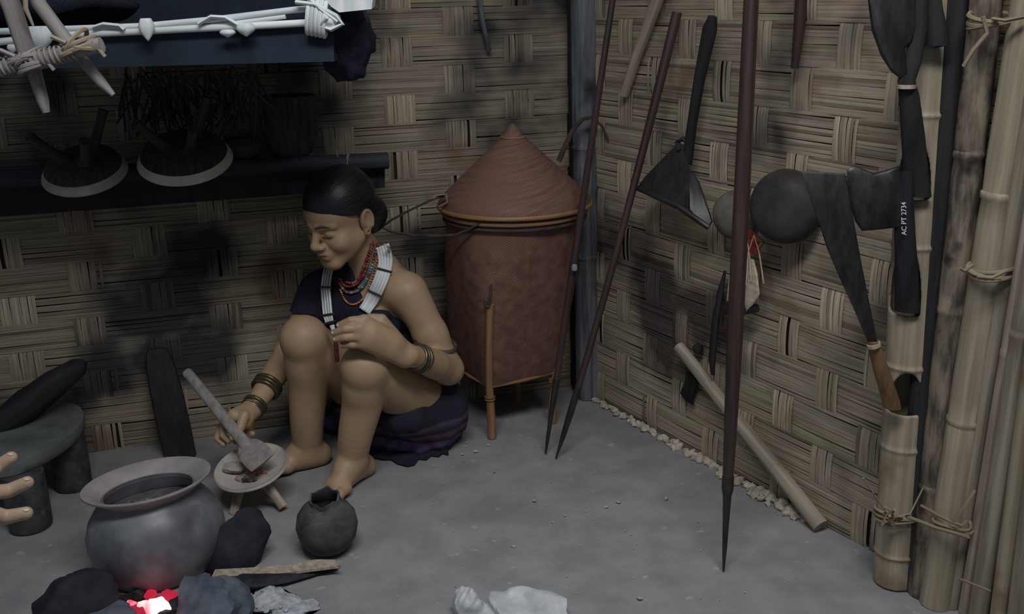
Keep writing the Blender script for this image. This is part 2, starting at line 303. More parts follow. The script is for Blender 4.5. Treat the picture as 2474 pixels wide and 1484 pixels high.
# ------------------------------------------------------------------ sculpting volumes: smooth unions of limbs, meshed by surface nets
class SDF:
    def __init__(s, lo, hi, h):
        s.lo = np.array(lo, float); s.h = h; s.n = np.ceil((np.array(hi) - s.lo) / h).astype(int) + 1
        s.ax = [(s.lo[i] + h * np.arange(s.n[i])).astype(np.float32) for i in range(3)]; s.d = np.full(s.n, 0.05, np.float32)
    def clone(s):
        c = SDF.__new__(SDF); c.lo, c.h, c.n, c.ax, c.d = s.lo, s.h, s.n, s.ax, s.d.copy(); return c
    def _sl(s, lo, hi, pad):
        a = np.clip(np.floor((np.array(lo) - pad - s.lo) / s.h).astype(int), 0, s.n); b = np.clip(np.ceil((np.array(hi) + pad - s.lo) / s.h).astype(int) + 1, 0, s.n)
        sl = tuple(slice(a[i], b[i]) for i in range(3))
        return sl, s.ax[0][sl[0]][:, None, None], s.ax[1][sl[1]][None, :, None], s.ax[2][sl[2]][None, None, :]
    def _mix(s, sl, e, k, op):
        d = s.d[sl]
        if op == 'u':
            h = np.maximum(k - np.abs(d - e), 0) / k; s.d[sl] = np.minimum(d, e) - h * h * k * .25
        else:
            e = -e; h = np.maximum(k - np.abs(d - e), 0) / k; s.d[sl] = np.maximum(d, e) + h * h * k * .25
    def cap(s, a, b, ra, rb=None, k=.012, op='u'):
        rb = ra if rb is None else rb; a = np.asarray(a, float); b = np.asarray(b, float); R = max(ra, rb)
        sl, X, Y, Z = s._sl(np.minimum(a, b), np.maximum(a, b), R + k + .012)
        if min(s.d[sl].shape) == 0: return s
        ab = b - a; L2 = max(ab @ ab, 1e-9)
        t = np.clip(((X - a[0]) * ab[0] + (Y - a[1]) * ab[1] + (Z - a[2]) * ab[2]) / L2, 0, 1)
        e = np.sqrt((X - a[0] - t * ab[0]) ** 2 + (Y - a[1] - t * ab[1]) ** 2 + (Z - a[2] - t * ab[2]) ** 2) - (ra + (rb - ra) * t)
        s._mix(sl, e.astype(np.float32), k, op); return s
    def chain(s, pts, rad, k=.012):
        R = max(rad) + k + .02; P_ = np.array(pts); sl, X, Y, Z = s._sl(P_.min(0), P_.max(0), R); e = np.full(s.d[sl].shape, 9.0, np.float32)
        for i in range(len(pts) - 1):
            a, b = P_[i], P_[i + 1]; ab = b - a; L2 = max(ab @ ab, 1e-9)
            t = np.clip(((X - a[0]) * ab[0] + (Y - a[1]) * ab[1] + (Z - a[2]) * ab[2]) / L2, 0, 1)
            q = np.sqrt((X - a[0] - t * ab[0]) ** 2 + (Y - a[1] - t * ab[1]) ** 2 + (Z - a[2] - t * ab[2]) ** 2) - (rad[i] + (rad[i + 1] - rad[i]) * t); e = np.minimum(e, q.astype(np.float32))
        s._mix(sl, e, k, 'u')
        return s
    def ell(s, c, r, ax=None, k=.012, op='u'):
        c = np.asarray(c, float); r = np.asarray(r, float); ax = np.eye(3) if ax is None else np.asarray(ax, float); R = r.max()
        sl, X, Y, Z = s._sl(c - R, c + R, k + .012)
        if min(s.d[sl].shape) == 0: return s
        q = [((X - c[0]) * ax[i][0] + (Y - c[1]) * ax[i][1] + (Z - c[2]) * ax[i][2]) for i in range(3)]
        k0 = np.sqrt(sum((q[i] / r[i]) ** 2 for i in range(3))); k1 = np.sqrt(sum((q[i] / r[i] ** 2) ** 2 for i in range(3))) + 1e-9
        s._mix(sl, (k0 * (k0 - 1) / k1).astype(np.float32), k, op); return s
    def clip(s, fn): s.d = np.maximum(s.d, fn(s.ax[0][:, None, None], s.ax[1][None, :, None], s.ax[2][None, None, :])).astype(np.float32); return s
    def at(s, p):
        q = (np.asarray(p) - s.lo) / s.h; i = np.floor(q).astype(int)
        if (i < 0).any() or (i >= s.n - 1).any(): return 0.05
        f = q - i; c = s.d[i[0]:i[0] + 2, i[1]:i[1] + 2, i[2]:i[2] + 2]
        c = c[0] * (1 - f[0]) + c[1] * f[0]; c = c[0] * (1 - f[1]) + c[1] * f[1]; return c[0] * (1 - f[2]) + c[1] * f[2]
    def hit(s, px, py, off=0.0, Y0=1.9):
        d = ray(px, py); nd = np.linalg.norm(d); d = d / nd; t = Y0 / d[1]
        for _ in range(400):
            e = s.at(CAM + d * t) - off
            if e < 0.0006: return CAM + d * t
            t += max(e * .7, 0.0008)
            if (CAM + d * t)[1] > 3.2: return None
        return CAM + d * t
    def mesh(s):
        d = s.d; S = d < 0
        n = [x - 1 for x in d.shape]
        cnt = np.zeros(n, np.int8)
        for i in (0, 1):
            for j in (0, 1):
                for k in (0, 1): cnt += S[i:i + n[0], j:j + n[1], k:k + n[2]]
        act = (cnt > 0) & (cnt < 8); idx = np.argwhere(act); ids = np.full(n, -1, np.int64); ids[act] = np.arange(len(idx))
        D = np.empty((len(idx), 2, 2, 2), np.float32)
        for i in (0, 1):
            for j in (0, 1):
                for k in (0, 1): D[:, i, j, k] = d[idx[:, 0] + i, idx[:, 1] + j, idx[:, 2] + k]
        acc = np.zeros((len(idx), 3)); w = np.zeros(len(idx))
        for ax in range(3):
            o = [x for x in range(3) if x != ax]
            for a in (0, 1):
                for b in (0, 1):
                    i0 = [0, 0, 0]; i0[o[0]] = a; i0[o[1]] = b; i1 = list(i0); i1[ax] = 1
                    e0 = D[:, i0[0], i0[1], i0[2]]; e1 = D[:, i1[0], i1[1], i1[2]]; cr = (e0 < 0) != (e1 < 0)
                    t = np.where(cr, e0 / np.where(cr, e0 - e1, 1), 0); q = np.zeros((len(idx), 3)); q[:, o[0]] = a; q[:, o[1]] = b; q[:, ax] = t
                    acc[cr] += q[cr]; w[cr] += 1
        V = s.lo + s.h * (idx + acc / w[:, None]); faces = []
        for ax in range(3):
            sl0 = [slice(1, -1)] * 3; sl0[ax] = slice(0, -1); sl1 = [slice(1, -1)] * 3; sl1[ax] = slice(1, None)
            s0 = S[tuple(sl0)]; s1 = S[tuple(sl1)]; o = [(ax + 1) % 3, (ax + 2) % 3]
            for flip in (0, 1):
                e = np.argwhere(s0 & ~s1 if not flip else ~s0 & s1)
                if not len(e): continue
                base = e.copy(); base[:, o[0]] += 1; base[:, o[1]] += 1
                q = []
                for (a, b) in ((0, 0), (1, 0), (1, 1), (0, 1)):
                    g = base.copy(); g[:, o[0]] -= 1 - a; g[:, o[1]] -= 1 - b; q.append(ids[g[:, 0], g[:, 1], g[:, 2]])
                q = np.stack(q, 1); faces.append(q if not flip else q[:, ::-1])
        return V, np.concatenate(faces)
    def build(s, name, m, parent=None, base=None, col=None, tc=None):
        V, Fc = s.mesh(); ok = (Fc >= 0).all(1)
        c = np.ones((len(V), 3)) if col is None else col(V)
        return link_mesh(name, V, Fc[ok].tolist(), V if tc is None else tc(V), c, m, parent, base if base is not None else A(V[:, 0].mean(), V[:, 1].mean(), V[:, 2].min()), True)

# ================================================================== THE SETTING
def structure(o): o['kind'] = 'structure'; return o
fm = MB(); nx, ny = 60, 44
fv = [A(-2.7 + 4.2 * i / nx, 0.9 + 2.3 * j / ny, 0.0) for j in range(ny + 1) for i in range(nx + 1)]
for q in fv: q[2] = -0.002 + 0.002 * math.sin(q[0] * 9 + 1.3) * math.sin(q[1] * 7 + .4)
fm.add(fv, [(j * (nx + 1) + i, j * (nx + 1) + i + 1, (j + 1) * (nx + 1) + i + 1, (j + 1) * (nx + 1) + i) for j in range(ny) for i in range(nx)])
fm.box((-2.7, 0.9, -0.08), (4.2, 0, 0), (0, 2.3, 0), (0, 0, 0.07))
structure(build(fm, 'floor', M['floor'], base=(0, 2, 0), smooth=True))

def woven_wall(name, sdir, n, length, height, cw, rh, phase, m, nh=12, nv=10, seed=1, skip=()):
    """Split-bamboo matting: flattened culms run along the wall and upright splits pass over them in a twill of four."""
    rg = np.random.default_rng(seed); b = MB(); up = A(0, 0, 1)
    def strip(o, along, across, ln, wd, prof, tint):
        m1 = 7; V, T, Fc = [], [], []; r0 = rg.random(2) * 50; sk = (rg.random() - .5) * .004
        for i in range(m1):
            t = i / (m1 - 1); dep = prof(t)
            for j in range(3):
                e = (j - 1) * .5 * wd * (1 + .12 * (rg.random() - .5)); bow = .0006 if j == 1 else 0
                V.append(o + along * ln * t + across * (e + sk * t) + n * (dep + bow)); T.append((r0[0] + j * wd * .5, r0[1], ln * t + r0[0]))
        for i in range(m1 - 1):
            for j in range(2): Fc.append((i * 3 + j, i * 3 + j + 1, (i + 1) * 3 + j + 1, (i + 1) * 3 + j))
        b.add(V, Fc, T, tint)
    def tint(lo, hi):
        g = lo + (hi - lo) * rg.random(); w = 1 + .06 * (rg.random() - .4)
        if rg.random() < .06: g *= .6
        return (g * w, g, g * (1.02 - .08 * rg.random()))
    rows = int(height / rh) + 1
    for j in range(rows):
        z0 = j * rh; ph = phase + (0.5 * 4 * cw if j % 2 else 0) + .006 * (rg.random() - .5)
        k0 = int(-ph / (4 * cw)) - 1; cells = [ph + 4 * cw * k for k in range(k0, int(length / (4 * cw)) + 2)]
        band = .93 + .14 * rg.random()
        for i in range(nh):
            zc = z0 + (i + .5) * rh / nh + .0012 * (rg.random() - .5); wd = rh / nh * (.97 + .10 * rg.random()) * (.84 if rg.random() < .09 else 1); tn = tint(.88 * band, 1.08 * band)
            for c0, c1 in zip(cells[:-1], cells[1:]):
                a, e = max(c0 + cw * .30, 0), min(c1 - cw * .30, length)
                if e - a < .02: continue
                tq = tuple(x * (.94 + .12 * rg.random()) for x in tn)
                strip(CN + sdir * a + up * zc, sdir, up, e - a, wd, lambda t, jj=.0005 * rg.random(): -.0015 + jj + .0028 * math.sin(math.pi * t) ** .5, tq)
        for c in cells:
            if c < cw * .3 or c > length - cw * .3: continue
            jz = .012 * (rg.random() - .5); lc = 1.30 if rg.random() < .10 else .92 + .16 * rg.random()
            for i in range(nv):
                sc = c + (i + .5 - nv / 2) * cw / nv + .001 * (rg.random() - .5); wd = cw / nv * (.88 + .16 * rg.random())
                if rg.random() < .03: continue
                strip(CN + sdir * sc + up * (z0 + jz - .006), up, sdir, rh + .012, wd, lambda t, jj=.0005 * rg.random(): -.0015 + jj + .0048 * math.sin(math.pi * t) ** .45, tuple(x * lc for x in tint(.98, 1.24)))
    b.box(CN - n * .030 - up * .02 - sdir * .02, sdir * (length + .02), n * .020, up * (height + .06), (.10, .09, .08))
    return structure(build(b, name, m, base=CN, smooth=60))
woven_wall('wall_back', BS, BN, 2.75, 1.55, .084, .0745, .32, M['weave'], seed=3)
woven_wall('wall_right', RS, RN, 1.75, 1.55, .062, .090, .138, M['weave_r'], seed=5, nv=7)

# lime rubble along the foot of the right wall; crumbs on the floor
rb = MB(); rg = np.random.default_rng(4)
for i in range(230):
    s = .06 + .94 * rg.random(); o = CN + RS * s + RN * (.010 + .020 * rg.random() ** 2 * (0.6 + s)); q = .004 + .008 * rg.random() * (.5 + s * .7)
    rb.lump(o + A(0, 0, q * .5), (q * 1.2, q, q * (.7 + .7 * rg.random())), .3, i, 1)
tag(build(rb, 'lime_rubble', M['rubble'], base=CN + RS * .5), 'crumbled pale lime rubble lying along the foot of the right woven wall', 'rubble', kind='stuff')
rb = MB()
for (px, py) in ((1118, 1098), (1128, 1070), (1150, 1090), (1495, 1213), (1335, 1262), (1365, 1247), (1195, 1140), (1180, 1075), (1465, 1225), (1610, 1205), (1290, 1210), (1545, 1445), (1240, 1320)):
    q = .0022 + .0028 * rg.random(); rb.lump(F(px, py, q * .6), (q * 1.3, q, q * .7), .4, px, 1)
for i in range(60):
    p = F(950 + 1000 * rg.random(), 1060 + 400 * rg.random(), .001); q = .0008 + .0012 * rg.random()
    if (p - CN) @ RN > .05: rb.lump(p, (q, q, q * .7), .3, i, 1)
tag(build(rb, 'floor_crumbs', M['rubble']), 'scattered pale crumbs on the bare grey floor', 'crumbs', kind='stuff')

# ================================================================== POSTS AND CANES
def single(mb, name, m, label, cat, group=None, kind=None, smooth=45, base=None):
    return tag(build(mb, name, m, smooth=smooth, base=base), label, cat, group, kind)
def pole(pts, r, n=16, nodes=(), c=None, wob=0.03, sub=24, bulge=1.045):
    """A cane or culm through two or three points, with swollen joints at the given fractions."""
    pts = [np.asarray(p, float) for p in pts]; b = MB(); Q, Rd = [], []
    ts = sorted(set([i / sub for i in range(sub + 1)] + [x + d for x in nodes for d in (-.006, -.003, 0, .003, .006) if 0 < x + d < 1]))
    for t in ts:
        if len(pts) == 2: p = pts[0] * (1 - t) + pts[1] * t
        else: p = pts[0] * (1 - t) ** 2 + 2 * pts[1] * t * (1 - t) + pts[2] * t * t
        rr = r if not hasattr(r, '__len__') else r[0] * (1 - t) + r[1] * t
        k = 1.0
        for x in nodes:
            if abs(t - x) < .0045: k = bulge
            elif abs(t - x) < .0075: k = .96
        Q.append(p); Rd.append(rr * k)
    return b.tube(Q, Rd, n, c, wob=wob)
single(pole([F(1421, 962) + A(0, 0, 0), P(1408, 0, 2.88), ] if False else [F(1421, 958), P(1410, -60, 2.86)], .036, 20, (.36, .62), wob=.05), 'wooden_post', M['post'], 'weathered grey round post standing in the corner behind the basket', 'post')
single(pole([F(1396, 940), P(1384, -60, 2.905)], .017, 12, wob=.05), 'wooden_pole', M['soot'], 'thin sooty pole standing in the corner beside the weathered post', 'pole')

def clear(p, r):                               # nudge a point off the right wall along its sight line
    p = np.array(p, float)
    for _ in range(400):
        if (p - CN) @ RN >= r + .014: break
        p = CAM + (p - CAM) * .9985
    return p
def upright(b, t, r):
    b = np.array(b, float); d = (b - CN) @ RN; b = b + RN * max(0, r + .014 - d); return [b, clear(t, r)]
single(pole(upright(F(2222, 1403), P(2316, -80, 1.81), .026), .026, 14), 'upright_with_shadow', M['soot'], 'black upright pole, thickened to take in the shadow, between the notched bamboo and the mottled bamboo', 'pole')  # black pole made thicker so it also fills in the shadow beside the culm
single(pole(upright(F(2258, 1420), P(2392, -80, 1.76), .026), .026, 18, (.2, .5, .74), wob=.05), 'bamboo_pole', M['mottled'], 'mottled sooty bamboo pole next to the black upright', 'pole', 'bamboo poles along the right edge')
cp = [((2297, 1440), (2500, -60), 1.70, .030, (.30, .62), 'bamboo', 'thick pale bamboo pole tied to the mottled one'),
      ((2352, 1440), (2530, 30), 1.66, .014, (.5,), 'bamboo_grey', 'thin grey cane just right of the thick pale pole'),
      ((2342, 1472), (2545, 170), 1.60, .0105, (.42,), 'stick', 'thin straight pale cane crossing in front of the grey canes'),
      ((2385, 1492), (2560, 200), 1.60, .018, (.45,), 'bamboo_grey', 'medium grey cane with a cut twig stub, third from the frame edge'),
      ((2425, 1520), (2580, 260), 1.56, .016, (.52,), 'bamboo', 'medium yellowish cane with a cut stub, second from the frame edge'),
      ((2466, 1540), (2590, 420), 1.53, .015, (.4,), 'bamboo_grey', 'grey cane standing nearest the right edge of the frame')]
for (b0, t0, Y, r, nd, mk, lab) in cp:
    bt, tp = upright(F(*b0), P(*t0, Y), r); d = tp - bt; tp = bt + d * (1.30 / max(d[2], .3)); k_ = (tp - CN) @ RN; tp = tp + RN * max(0, r + .014 - k_)
    single(pole([bt, tp], r, 14, nd, wob=.03), 'bamboo_pole', M[mk], lab, 'pole', 'bamboo poles along the right edge')
# ties round the poles
tb = MB()
for (px, py, Y, r) in ((2300, 1260, 1.71, .033), (2306, 1268, 1.71, .033)):
    c = P(px, py, Y); tb.tube([c + A(math.cos(a) * r, math.sin(a) * r, .004 * math.sin(2 * a)) for a in np.linspace(0, 6.28, 20)], .003, 6)
tb.tube([P(2190, 1248, 1.76), P(2260, 1275, 1.70), P(2340, 1298, 1.63)], .0035, 6)
tb.tube([P(2226, 1222, 1.76), P(2262, 1243, 1.72), P(2300, 1262, 1.675)], .003, 6)
tb.tube([P(2300, 1262, 1.675), P(2330, 1222, 1.66), P(2355, 1185, 1.66)], .004, 6, flat=.5)
tb.tube([P(2300, 1262, 1.675), P(2325, 1270, 1.66), P(2338, 1258, 1.66)], .003, 6)
single(tb, 'cane_tie', M['tie'], 'split cane tie with loose ends binding the thick pale pole near the floor', 'tie', 'cane ties on the right poles')
tb = MB()
for k, (px, py, Y) in enumerate(((2372, 652, 1.70), (2378, 660, 1.70), (2384, 648, 1.70))):
    c = P(px, py, Y); tb.tube([c + A(math.cos(a) * .034 + .012, math.sin(a) * .034, .006 * math.sin(a + k)) for a in np.linspace(0, 6.28, 22)], .0035, 6)
tb.tube([P(2350, 640, 1.655), P(2330, 655, 1.65), P(2318, 648, 1.65)], .003, 6); tb.tube([P(2360, 668, 1.655), P(2395, 672, 1.65), P(2430, 655, 1.65)], .003, 6)
single(tb, 'cane_tie', M['tie'], 'cane tie lashing the mottled bamboo to the pale pole halfway up', 'tie', 'cane ties on the right poles')
tb = MB()
for k in range(3):
    c = P(2398, 40 + 8 * k, 1.73); tb.tube([c + A(math.cos(a) * .036, math.sin(a) * .036, .008 * math.sin(a + k)) for a in np.linspace(0, 6.28, 22)], .004, 6)
tb.tube([P(2375, 40, 1.69), P(2385, 80, 1.69), P(2352, 120, 1.69), P(2328, 160, 1.70)], .0035, 6); tb.tube([P(2400, 45, 1.69), P(2430, 50, 1.67), P(2480, 40, 1.66)], .006, 6, flat=.5)
single(tb, 'cane_tie', M['tie'], 'frayed cane tie at the top of the mottled bamboo', 'tie', 'cane ties on the right poles')
tb = MB(); tb.tube([P(2316, 1398, 1.655), P(2352, 1412, 1.60), P(2392, 1428, 1.565)], .002, 6)
single(tb, 'cane_tie', M['tie'], 'thin cane strand tied across the foot of the grey canes', 'tie', 'cane ties on the right poles')
sb = MB(); sb.tube([P(2415, 1135, 1.60), P(2428, 1140, 1.575)], .009, 10); 

# ================================================================== NOTCHED BAMBOO HOLDER (real openings carved in one culm)
tb0 = F(2160, 1405); tt0 = P(2246, 0, 1.83); tdir = (tt0 - tb0) / np.linalg.norm(tt0 - tb0)
def tub(py):                                  # the culm's axis at a photo height
    z = [tb0 + tdir * t for t in np.linspace(0, 1.3, 261)]
    best = None
    for p in z:
        d = p - CAM; y = 742 - FPX * (d @ UP) / (d @ FW)
        if best is None or abs(y - py) < best[0]: best = (abs(y - py), p)
    return best[1]
H = SDF((.64, 1.68, 0), (.92, 1.95, 1.35), .0028); H.d[:] = .05
top = tb0 + tdir * 1.34
H.cap(tb0 - tdir * .05, top, .0405, .0385, .002)
for py in (278, 590, 880, 1075, 1330): H.ell(tub(py), (.0420, .0420, .0060), k=.006)
H.clip(lambda X, Y, Z: -Z + 0.001 + 0 * X + 0 * Y); H.clip(lambda X, Y, Z: Z - 1.32 + 0 * X + 0 * Y)
fr = A(-.42, -.90, 0); fr /= np.linalg.norm(fr); sd = A(-fr[1], fr[0], 0)
for (p0, p1) in ((20, 262), (300, 575), (605, 868), (895, 1065), (1090, 1320)): H.cap(tub(p1) + tdir * .035, tub(p0) - tdir * .035, .034, .0325, .002, 's')
axs = np.array([sd, fr, (0, 0, 1)])
def notch(py_top, py_rim, side=0.0, w=.036):
    a, r = tub(py_top), tub(py_rim); hgt = a[2] - r[2]
    sl, X, Y, Z = H._sl(r - .1, a + .1, 0); c = r + fr * .030 + sd * side
    q0 = (X - c[0]) * sd[0] + (Y - c[1]) * sd[1]; q1 = (X - c[0]) * fr[0] + (Y - c[1]) * fr[1]; q2 = Z - c[2]
    e = np.sqrt((q0 / w) ** 2 + (q1 / .040) ** 2 + (q2 / hgt) ** 2) - 1; e = np.maximum(e * .03, -q2 - q1 * .12)
    H._mix(sl, e.astype(np.float32), .003, 's')
notch(585, 752, -.012, .030); notch(885, 985, .002, .032); notch(330, 475, -.008, .030); notch(10, 112, -.004, .032)
ho = thing('bamboo_tool_holder', 'thick yellow bamboo culm with carved openings holding the axes, standing before the right wall', 'tool holder', (tb0[0], tb0[1], 0))
H.build('culm', M['bamboo'], ho)
nb = MB()
for py in (1330,):
    c = tub(py); nb.tube([c + A(math.cos(a) * .0415, math.sin(a) * .0415, 0) for a in np.linspace(0, 6.28, 24)], .0022, 6)
build(nb, 'joint_ring', M['brown'], ho)
kb = MB(); c = tub(1240); rg = np.random.default_rng(9)
for k in range(3): kb.tube([c + A(math.cos(a) * .044, math.sin(a) * .044, .006 * math.sin(a * 1.5 + k) + .005 * k) for a in np.linspace(0, 6.28, 24)], .003, 6)
f0 = P(2150, 1250, 1.765)
for k in range(7): kb.tube([f0 + A(*(rg.normal(size=3) * .010)) for _ in range(4)], .003, 6)
kb.tube([P(2150, 1250, 1.765), P(2118, 1205, 1.765), P(2086, 1155, 1.77)], .0042, 6, flat=.4); kb.tube([P(2160, 1250, 1.765), P(2200, 1240, 1.755), P(2230, 1180, 1.76)], .0042, 6, flat=.4)
build(kb, 'cane_knot', M['tie'], ho)

# ================================================================== AXES AND BLADES IN THE HOLDER
VD = A(0.35, 0.90, 0)                          # through the thickness of the blades
def blade(pp, Y, th, inset=.006):
    return MB().plate([P(x, y, Y if not callable(Y) else Y(y)) for x, y in pp], VD * th, inset)
a1 = thing('axe', 'black axe with square head and white painted number in the middle opening of the bamboo', 'axe', tub(745), 'axes in the bamboo holder')
YA = 1.765
build(blade([(2046, 412), (2062, 399), (2110, 418), (2150, 408), (2178, 398), (2188, 470), (2184, 548), (2110, 556), (2082, 558), (2066, 535), (2046, 470)], YA, .012), 'axe_head', M['iron'], a1)
hb = MB()
hc = [(2186, 415), (2186, 560), (2190, 660), (2192, 752)]; hw = [.0125, .0175, .020, .0225]
rings = []
for (x, y), w in zip(hc, hw):
    c = P(x, y, YA + .002 + max(0, (y - 560)) * .00012); rings.append([c + sd * math.cos(t) * w + fr * math.sin(t) * w * .62 for t in np.linspace(0, 6.28, 17)[:-1]])
hb.loft(rings); hd = build(hb, 'handle', M['black_wood'], a1)
def lettering(text, p0, along, outn, size, name, parent, m):
    cu = bpy.data.curves.new(name, 'FONT'); cu.body = text; cu.size = size; cu.extrude = .0004; cu.align_x = 'LEFT'
    tmp = bpy.data.objects.new('tmp', cu); COL.objects.link(tmp); dg = bpy.context.evaluated_depsgraph_get(); me = bpy.data.meshes.new_from_object(tmp.evaluated_get(dg))
    COL.objects.unlink(tmp); bpy.data.objects.remove(tmp)
    x = along / np.linalg.norm(along); z = outn - x * (outn @ x); z /= np.linalg.norm(z); y = np.cross(z, x)
    V = [p0 + x * v.co.x + y * v.co.y + z * (v.co.z + .0006) for v in me.vertices]; Fc = [tuple(q.vertices) for q in me.polygons]
    b = MB().add(V, Fc); bpy.data.meshes.remove(me); return build(b, name, m, parent, smooth=None)
q0, q1 = P(2190, 568, YA - .0135), P(2189, 487, YA - .0095)
tx = lettering('AC PT 2734', q0, q1 - q0, -VD, np.linalg.norm(q1 - q0) / 5.1, 'inventory_number', hd, M['paint']); tx['label'] = 'white painted inventory number'

a2 = thing('axe', 'dark axe with big rounded blade, its handle in the upper opening of the bamboo', 'axe', tub(475), 'axes in the bamboo holder')
YB = 1.745
build(blade([(2092, -60), (2099, 20), (2106, 75), (2128, 135), (2152, 172), (2172, 188), (2196, 186), (2190, 150), (2186, 118), (2206, 100), (2216, 65), (2212, -60)], YB, .012), 'axe_head', M['iron'], a2)
hb = MB(); rings = []
for (x, y), w in zip([(2222, -70), (2222, 60), (2206, 150), (2190, 195), (2196, 230), (2206, 330), (2213, 420), (2217, 474)], [.012, .013, .0135, .014, .0165, .0195, .021, .023]):
    c = P(x, y, YB + .002 + max(0, y - 200) * .00014); rings.append([c + sd * math.cos(t) * w + fr * math.sin(t) * w * .62 for t in np.linspace(0, 6.28, 17)[:-1]])
hb.loft(rings); build(hb, 'handle', M['soot'], a2)
fb = MB(); c = P(2190, 209, YB + .002); fb.tube([c + A(0, 0, -.003), c + A(0, 0, .003)], .0158, 16); build(fb, 'ferrule', M['stick'], a2)

a3 = thing('axe', 'dark wooden handle of a third axe in the topmost opening of the bamboo', 'axe', tub(112), 'axes in the bamboo holder')
hb = MB(); rings = []
for (x, y), w in zip([(2236, -80), (2246, 20), (2256, 70), (2261, 110)], [.019, .0205, .0215, .0225]):
    c = P(x, y, 1.772); rings.append([c + sd * math.cos(t) * w + fr * math.sin(t) * w * .62 for t in np.linspace(0, 6.28, 17)[:-1]])
hb.loft(rings); build(hb, 'handle', M['soot'], a3)

dk = thing('machete', 'broad dark machete tapering down to a brown handle in the lowest bamboo opening', 'machete', tub(980))
YD = lambda y: 1.735 + (y - 415) * .00002
build(blade([(1937, 414), (2042, 419), (2052, 470), (2064, 540), (2082, 640), (2104, 750), (2121, 826), (2098, 830), (2062, 745), (2028, 670), (1998, 600), (1972, 520), (1950, 455)], YD, .007, .004), 'blade', M['iron'], dk)
hb = MB(); rings = []
for (x, y), w in zip([(2109, 826), (2116, 850), (2134, 910), (2152, 968), (2156, 985)], [.0105, .0125, .0150, .0165, .016]):
    c = P(x, y, 1.742 + max(0, y - 826) * .00022); rings.append([c + sd * math.cos(t) * w + fr * math.sin(t) * w * .85 for t in np.linspace(0, 6.28, 17)[:-1]])
hb.loft(rings); build(hb, 'handle', M['brown'], dk)
fb = MB(); c0, c1 = P(2110, 830, 1.742), P(2112, 838, 1.742); fb.tube([c0, c1], .0122, 14); build(fb, 'ferrule', M['stick'], dk)

# ================================================================== SPEARS AND STICKS
sp = thing('spear', 'thick dark reddish spear standing on its iron spike in the open floor', 'spear', F(1748, 1380), 'spears')
s0 = F(1748, 1380); s1 = P(1815, 0, 1.99); d = s1 - s0
def on3(py):
    ts = np.linspace(0, 1.4, 700); ys = [742 - FPX * ((s0 + d * t - CAM) @ UP) / ((s0 + d * t - CAM) @ FW) for t in ts]
    return s0 + d * ts[int(np.argmin(np.abs(np.array(ys) - py)))]
build(MB().tube([on3(1168), on3(1000), on3(800), on3(600), on3(300), on3(0), s0 + d * 1.18], [.0108, .0135, .0160, .0155, .015, .014, .0135], 18), 'shaft', M['shaft'], sp)
build(MB().tube([on3(1380), on3(1330), on3(1250), on3(1200), on3(1180), on3(1150)], [.002, .0048, .0070, .0088, .0122, .0120], 14), 'spike', M['iron'], sp)

sp = thing('spear', 'thin glossy dark spear crossing in front of the basket to the floor', 'spear', F(1318, 1096), 'spears')
s0 = F(1318, 1096); s1 = P(1480, 0, 2.50); d = s1 - s0
build(MB().tube([s0 + d * t for t in (.16, .4, .7, 1.0, 1.2)], [.0085, .0095, .0085, .0075, .007], 14), 'shaft', M['shaft'], sp)
build(MB().tube([s0, s0 + d * .03, s0 + d * .10, s0 + d * .15, s0 + d * .18], [.002, .005, .0062, .0085, .0098], 12), 'spike', M['iron'], sp)
wb = MB(); wb.lathe([(.0001, .0), (.007, .002), (.008, .009), (.006, .016), (.0001, .018)], 12, P(1388, 655, 2.46), (0, 0, 1)); build(wb, 'collar', M['greywood'], sp)

sp = thing('spear', 'thin dark spear leaning right against the woven wall from beside the basket', 'spear', F(1343, 1108), 'spears')
s0 = F(1343, 1108); s1 = Rr(1636, 30, .03); mid = P(1470, 680, (s0[1] * .55 + s1[1] * .45))
pts = [s0 * (1 - t) ** 2 + 2 * t * (1 - t) * (2 * mid - .5 * s0 - .5 * s1) + t * t * s1 for t in np.linspace(0, 1, 14)]
build(MB().tube(pts[2:], [.0085] * 6 + [.0085, .009, .0095, .0105, .0115, .012], 14), 'shaft', M['shaft'], sp)
build(MB().tube(pts[:4], [.002, .0066, .009, .0092], 12), 'spike', M['iron'], sp)

bs = MB(); bs.tube([Rr(1508, 228, .02), Rr(1540, 130, .025), Rr(1585, 10, .03), Rr(1612, -70, .03)], [.0125, .013, .0145, .015], 14, wob=.05)
single(bs, 'wooden_stick', M['stick'], 'pale peeled stick hanging high in the corner on the right wall', 'stick')
bs = MB(); bs.tube([Rr(1935, -40, .03), Rr(1932, 60, .03), Rr(1920, 165, .03)], [.010, .0125, .008], 12)
single(bs, 'scabbard', M['shaft'], 'short dark scabbard hanging at the top right of the tall spear', 'scabbard')
bs = MB(); bs.tube([B(1150, -60, .02), B(1165, 50, .02), B(1182, 125, .02)], [.007, .0075, .006], 10)
single(bs, 'thin_stick', M['post'], 'thin grey stick hanging on the back wall above the basket', 'stick')
bs = MB(); cc = [(1350, 390), (1362, 360), (1385, 312), (1408, 288), (1430, 283), (1455, 305), (1472, 345), (1480, 385)]
bs.tube([P(x, y, 2.74 + .0004 * (x - 1350)) for x, y in cc], [.0072, .0075, .0065, .0055, .0045, .0035, .003, .003], 10)
single(bs, 'bent_cane', M['cord'], 'dark cane bent into a hook over the corner post behind the basket lid', 'cane')
bs = pole([F(2002, 1266, .014) + RN * max(0, .030 - (F(2002, 1266, .014) - CN) @ RN), Rr(1640, 838, .035)], [.019, .015], 16, (.3, .62), wob=.04)
ls = single(bs, 'bamboo_stick', M['bamboo_grey'], 'pale bamboo stick leaning diagonally along the foot of the right wall', 'stick')

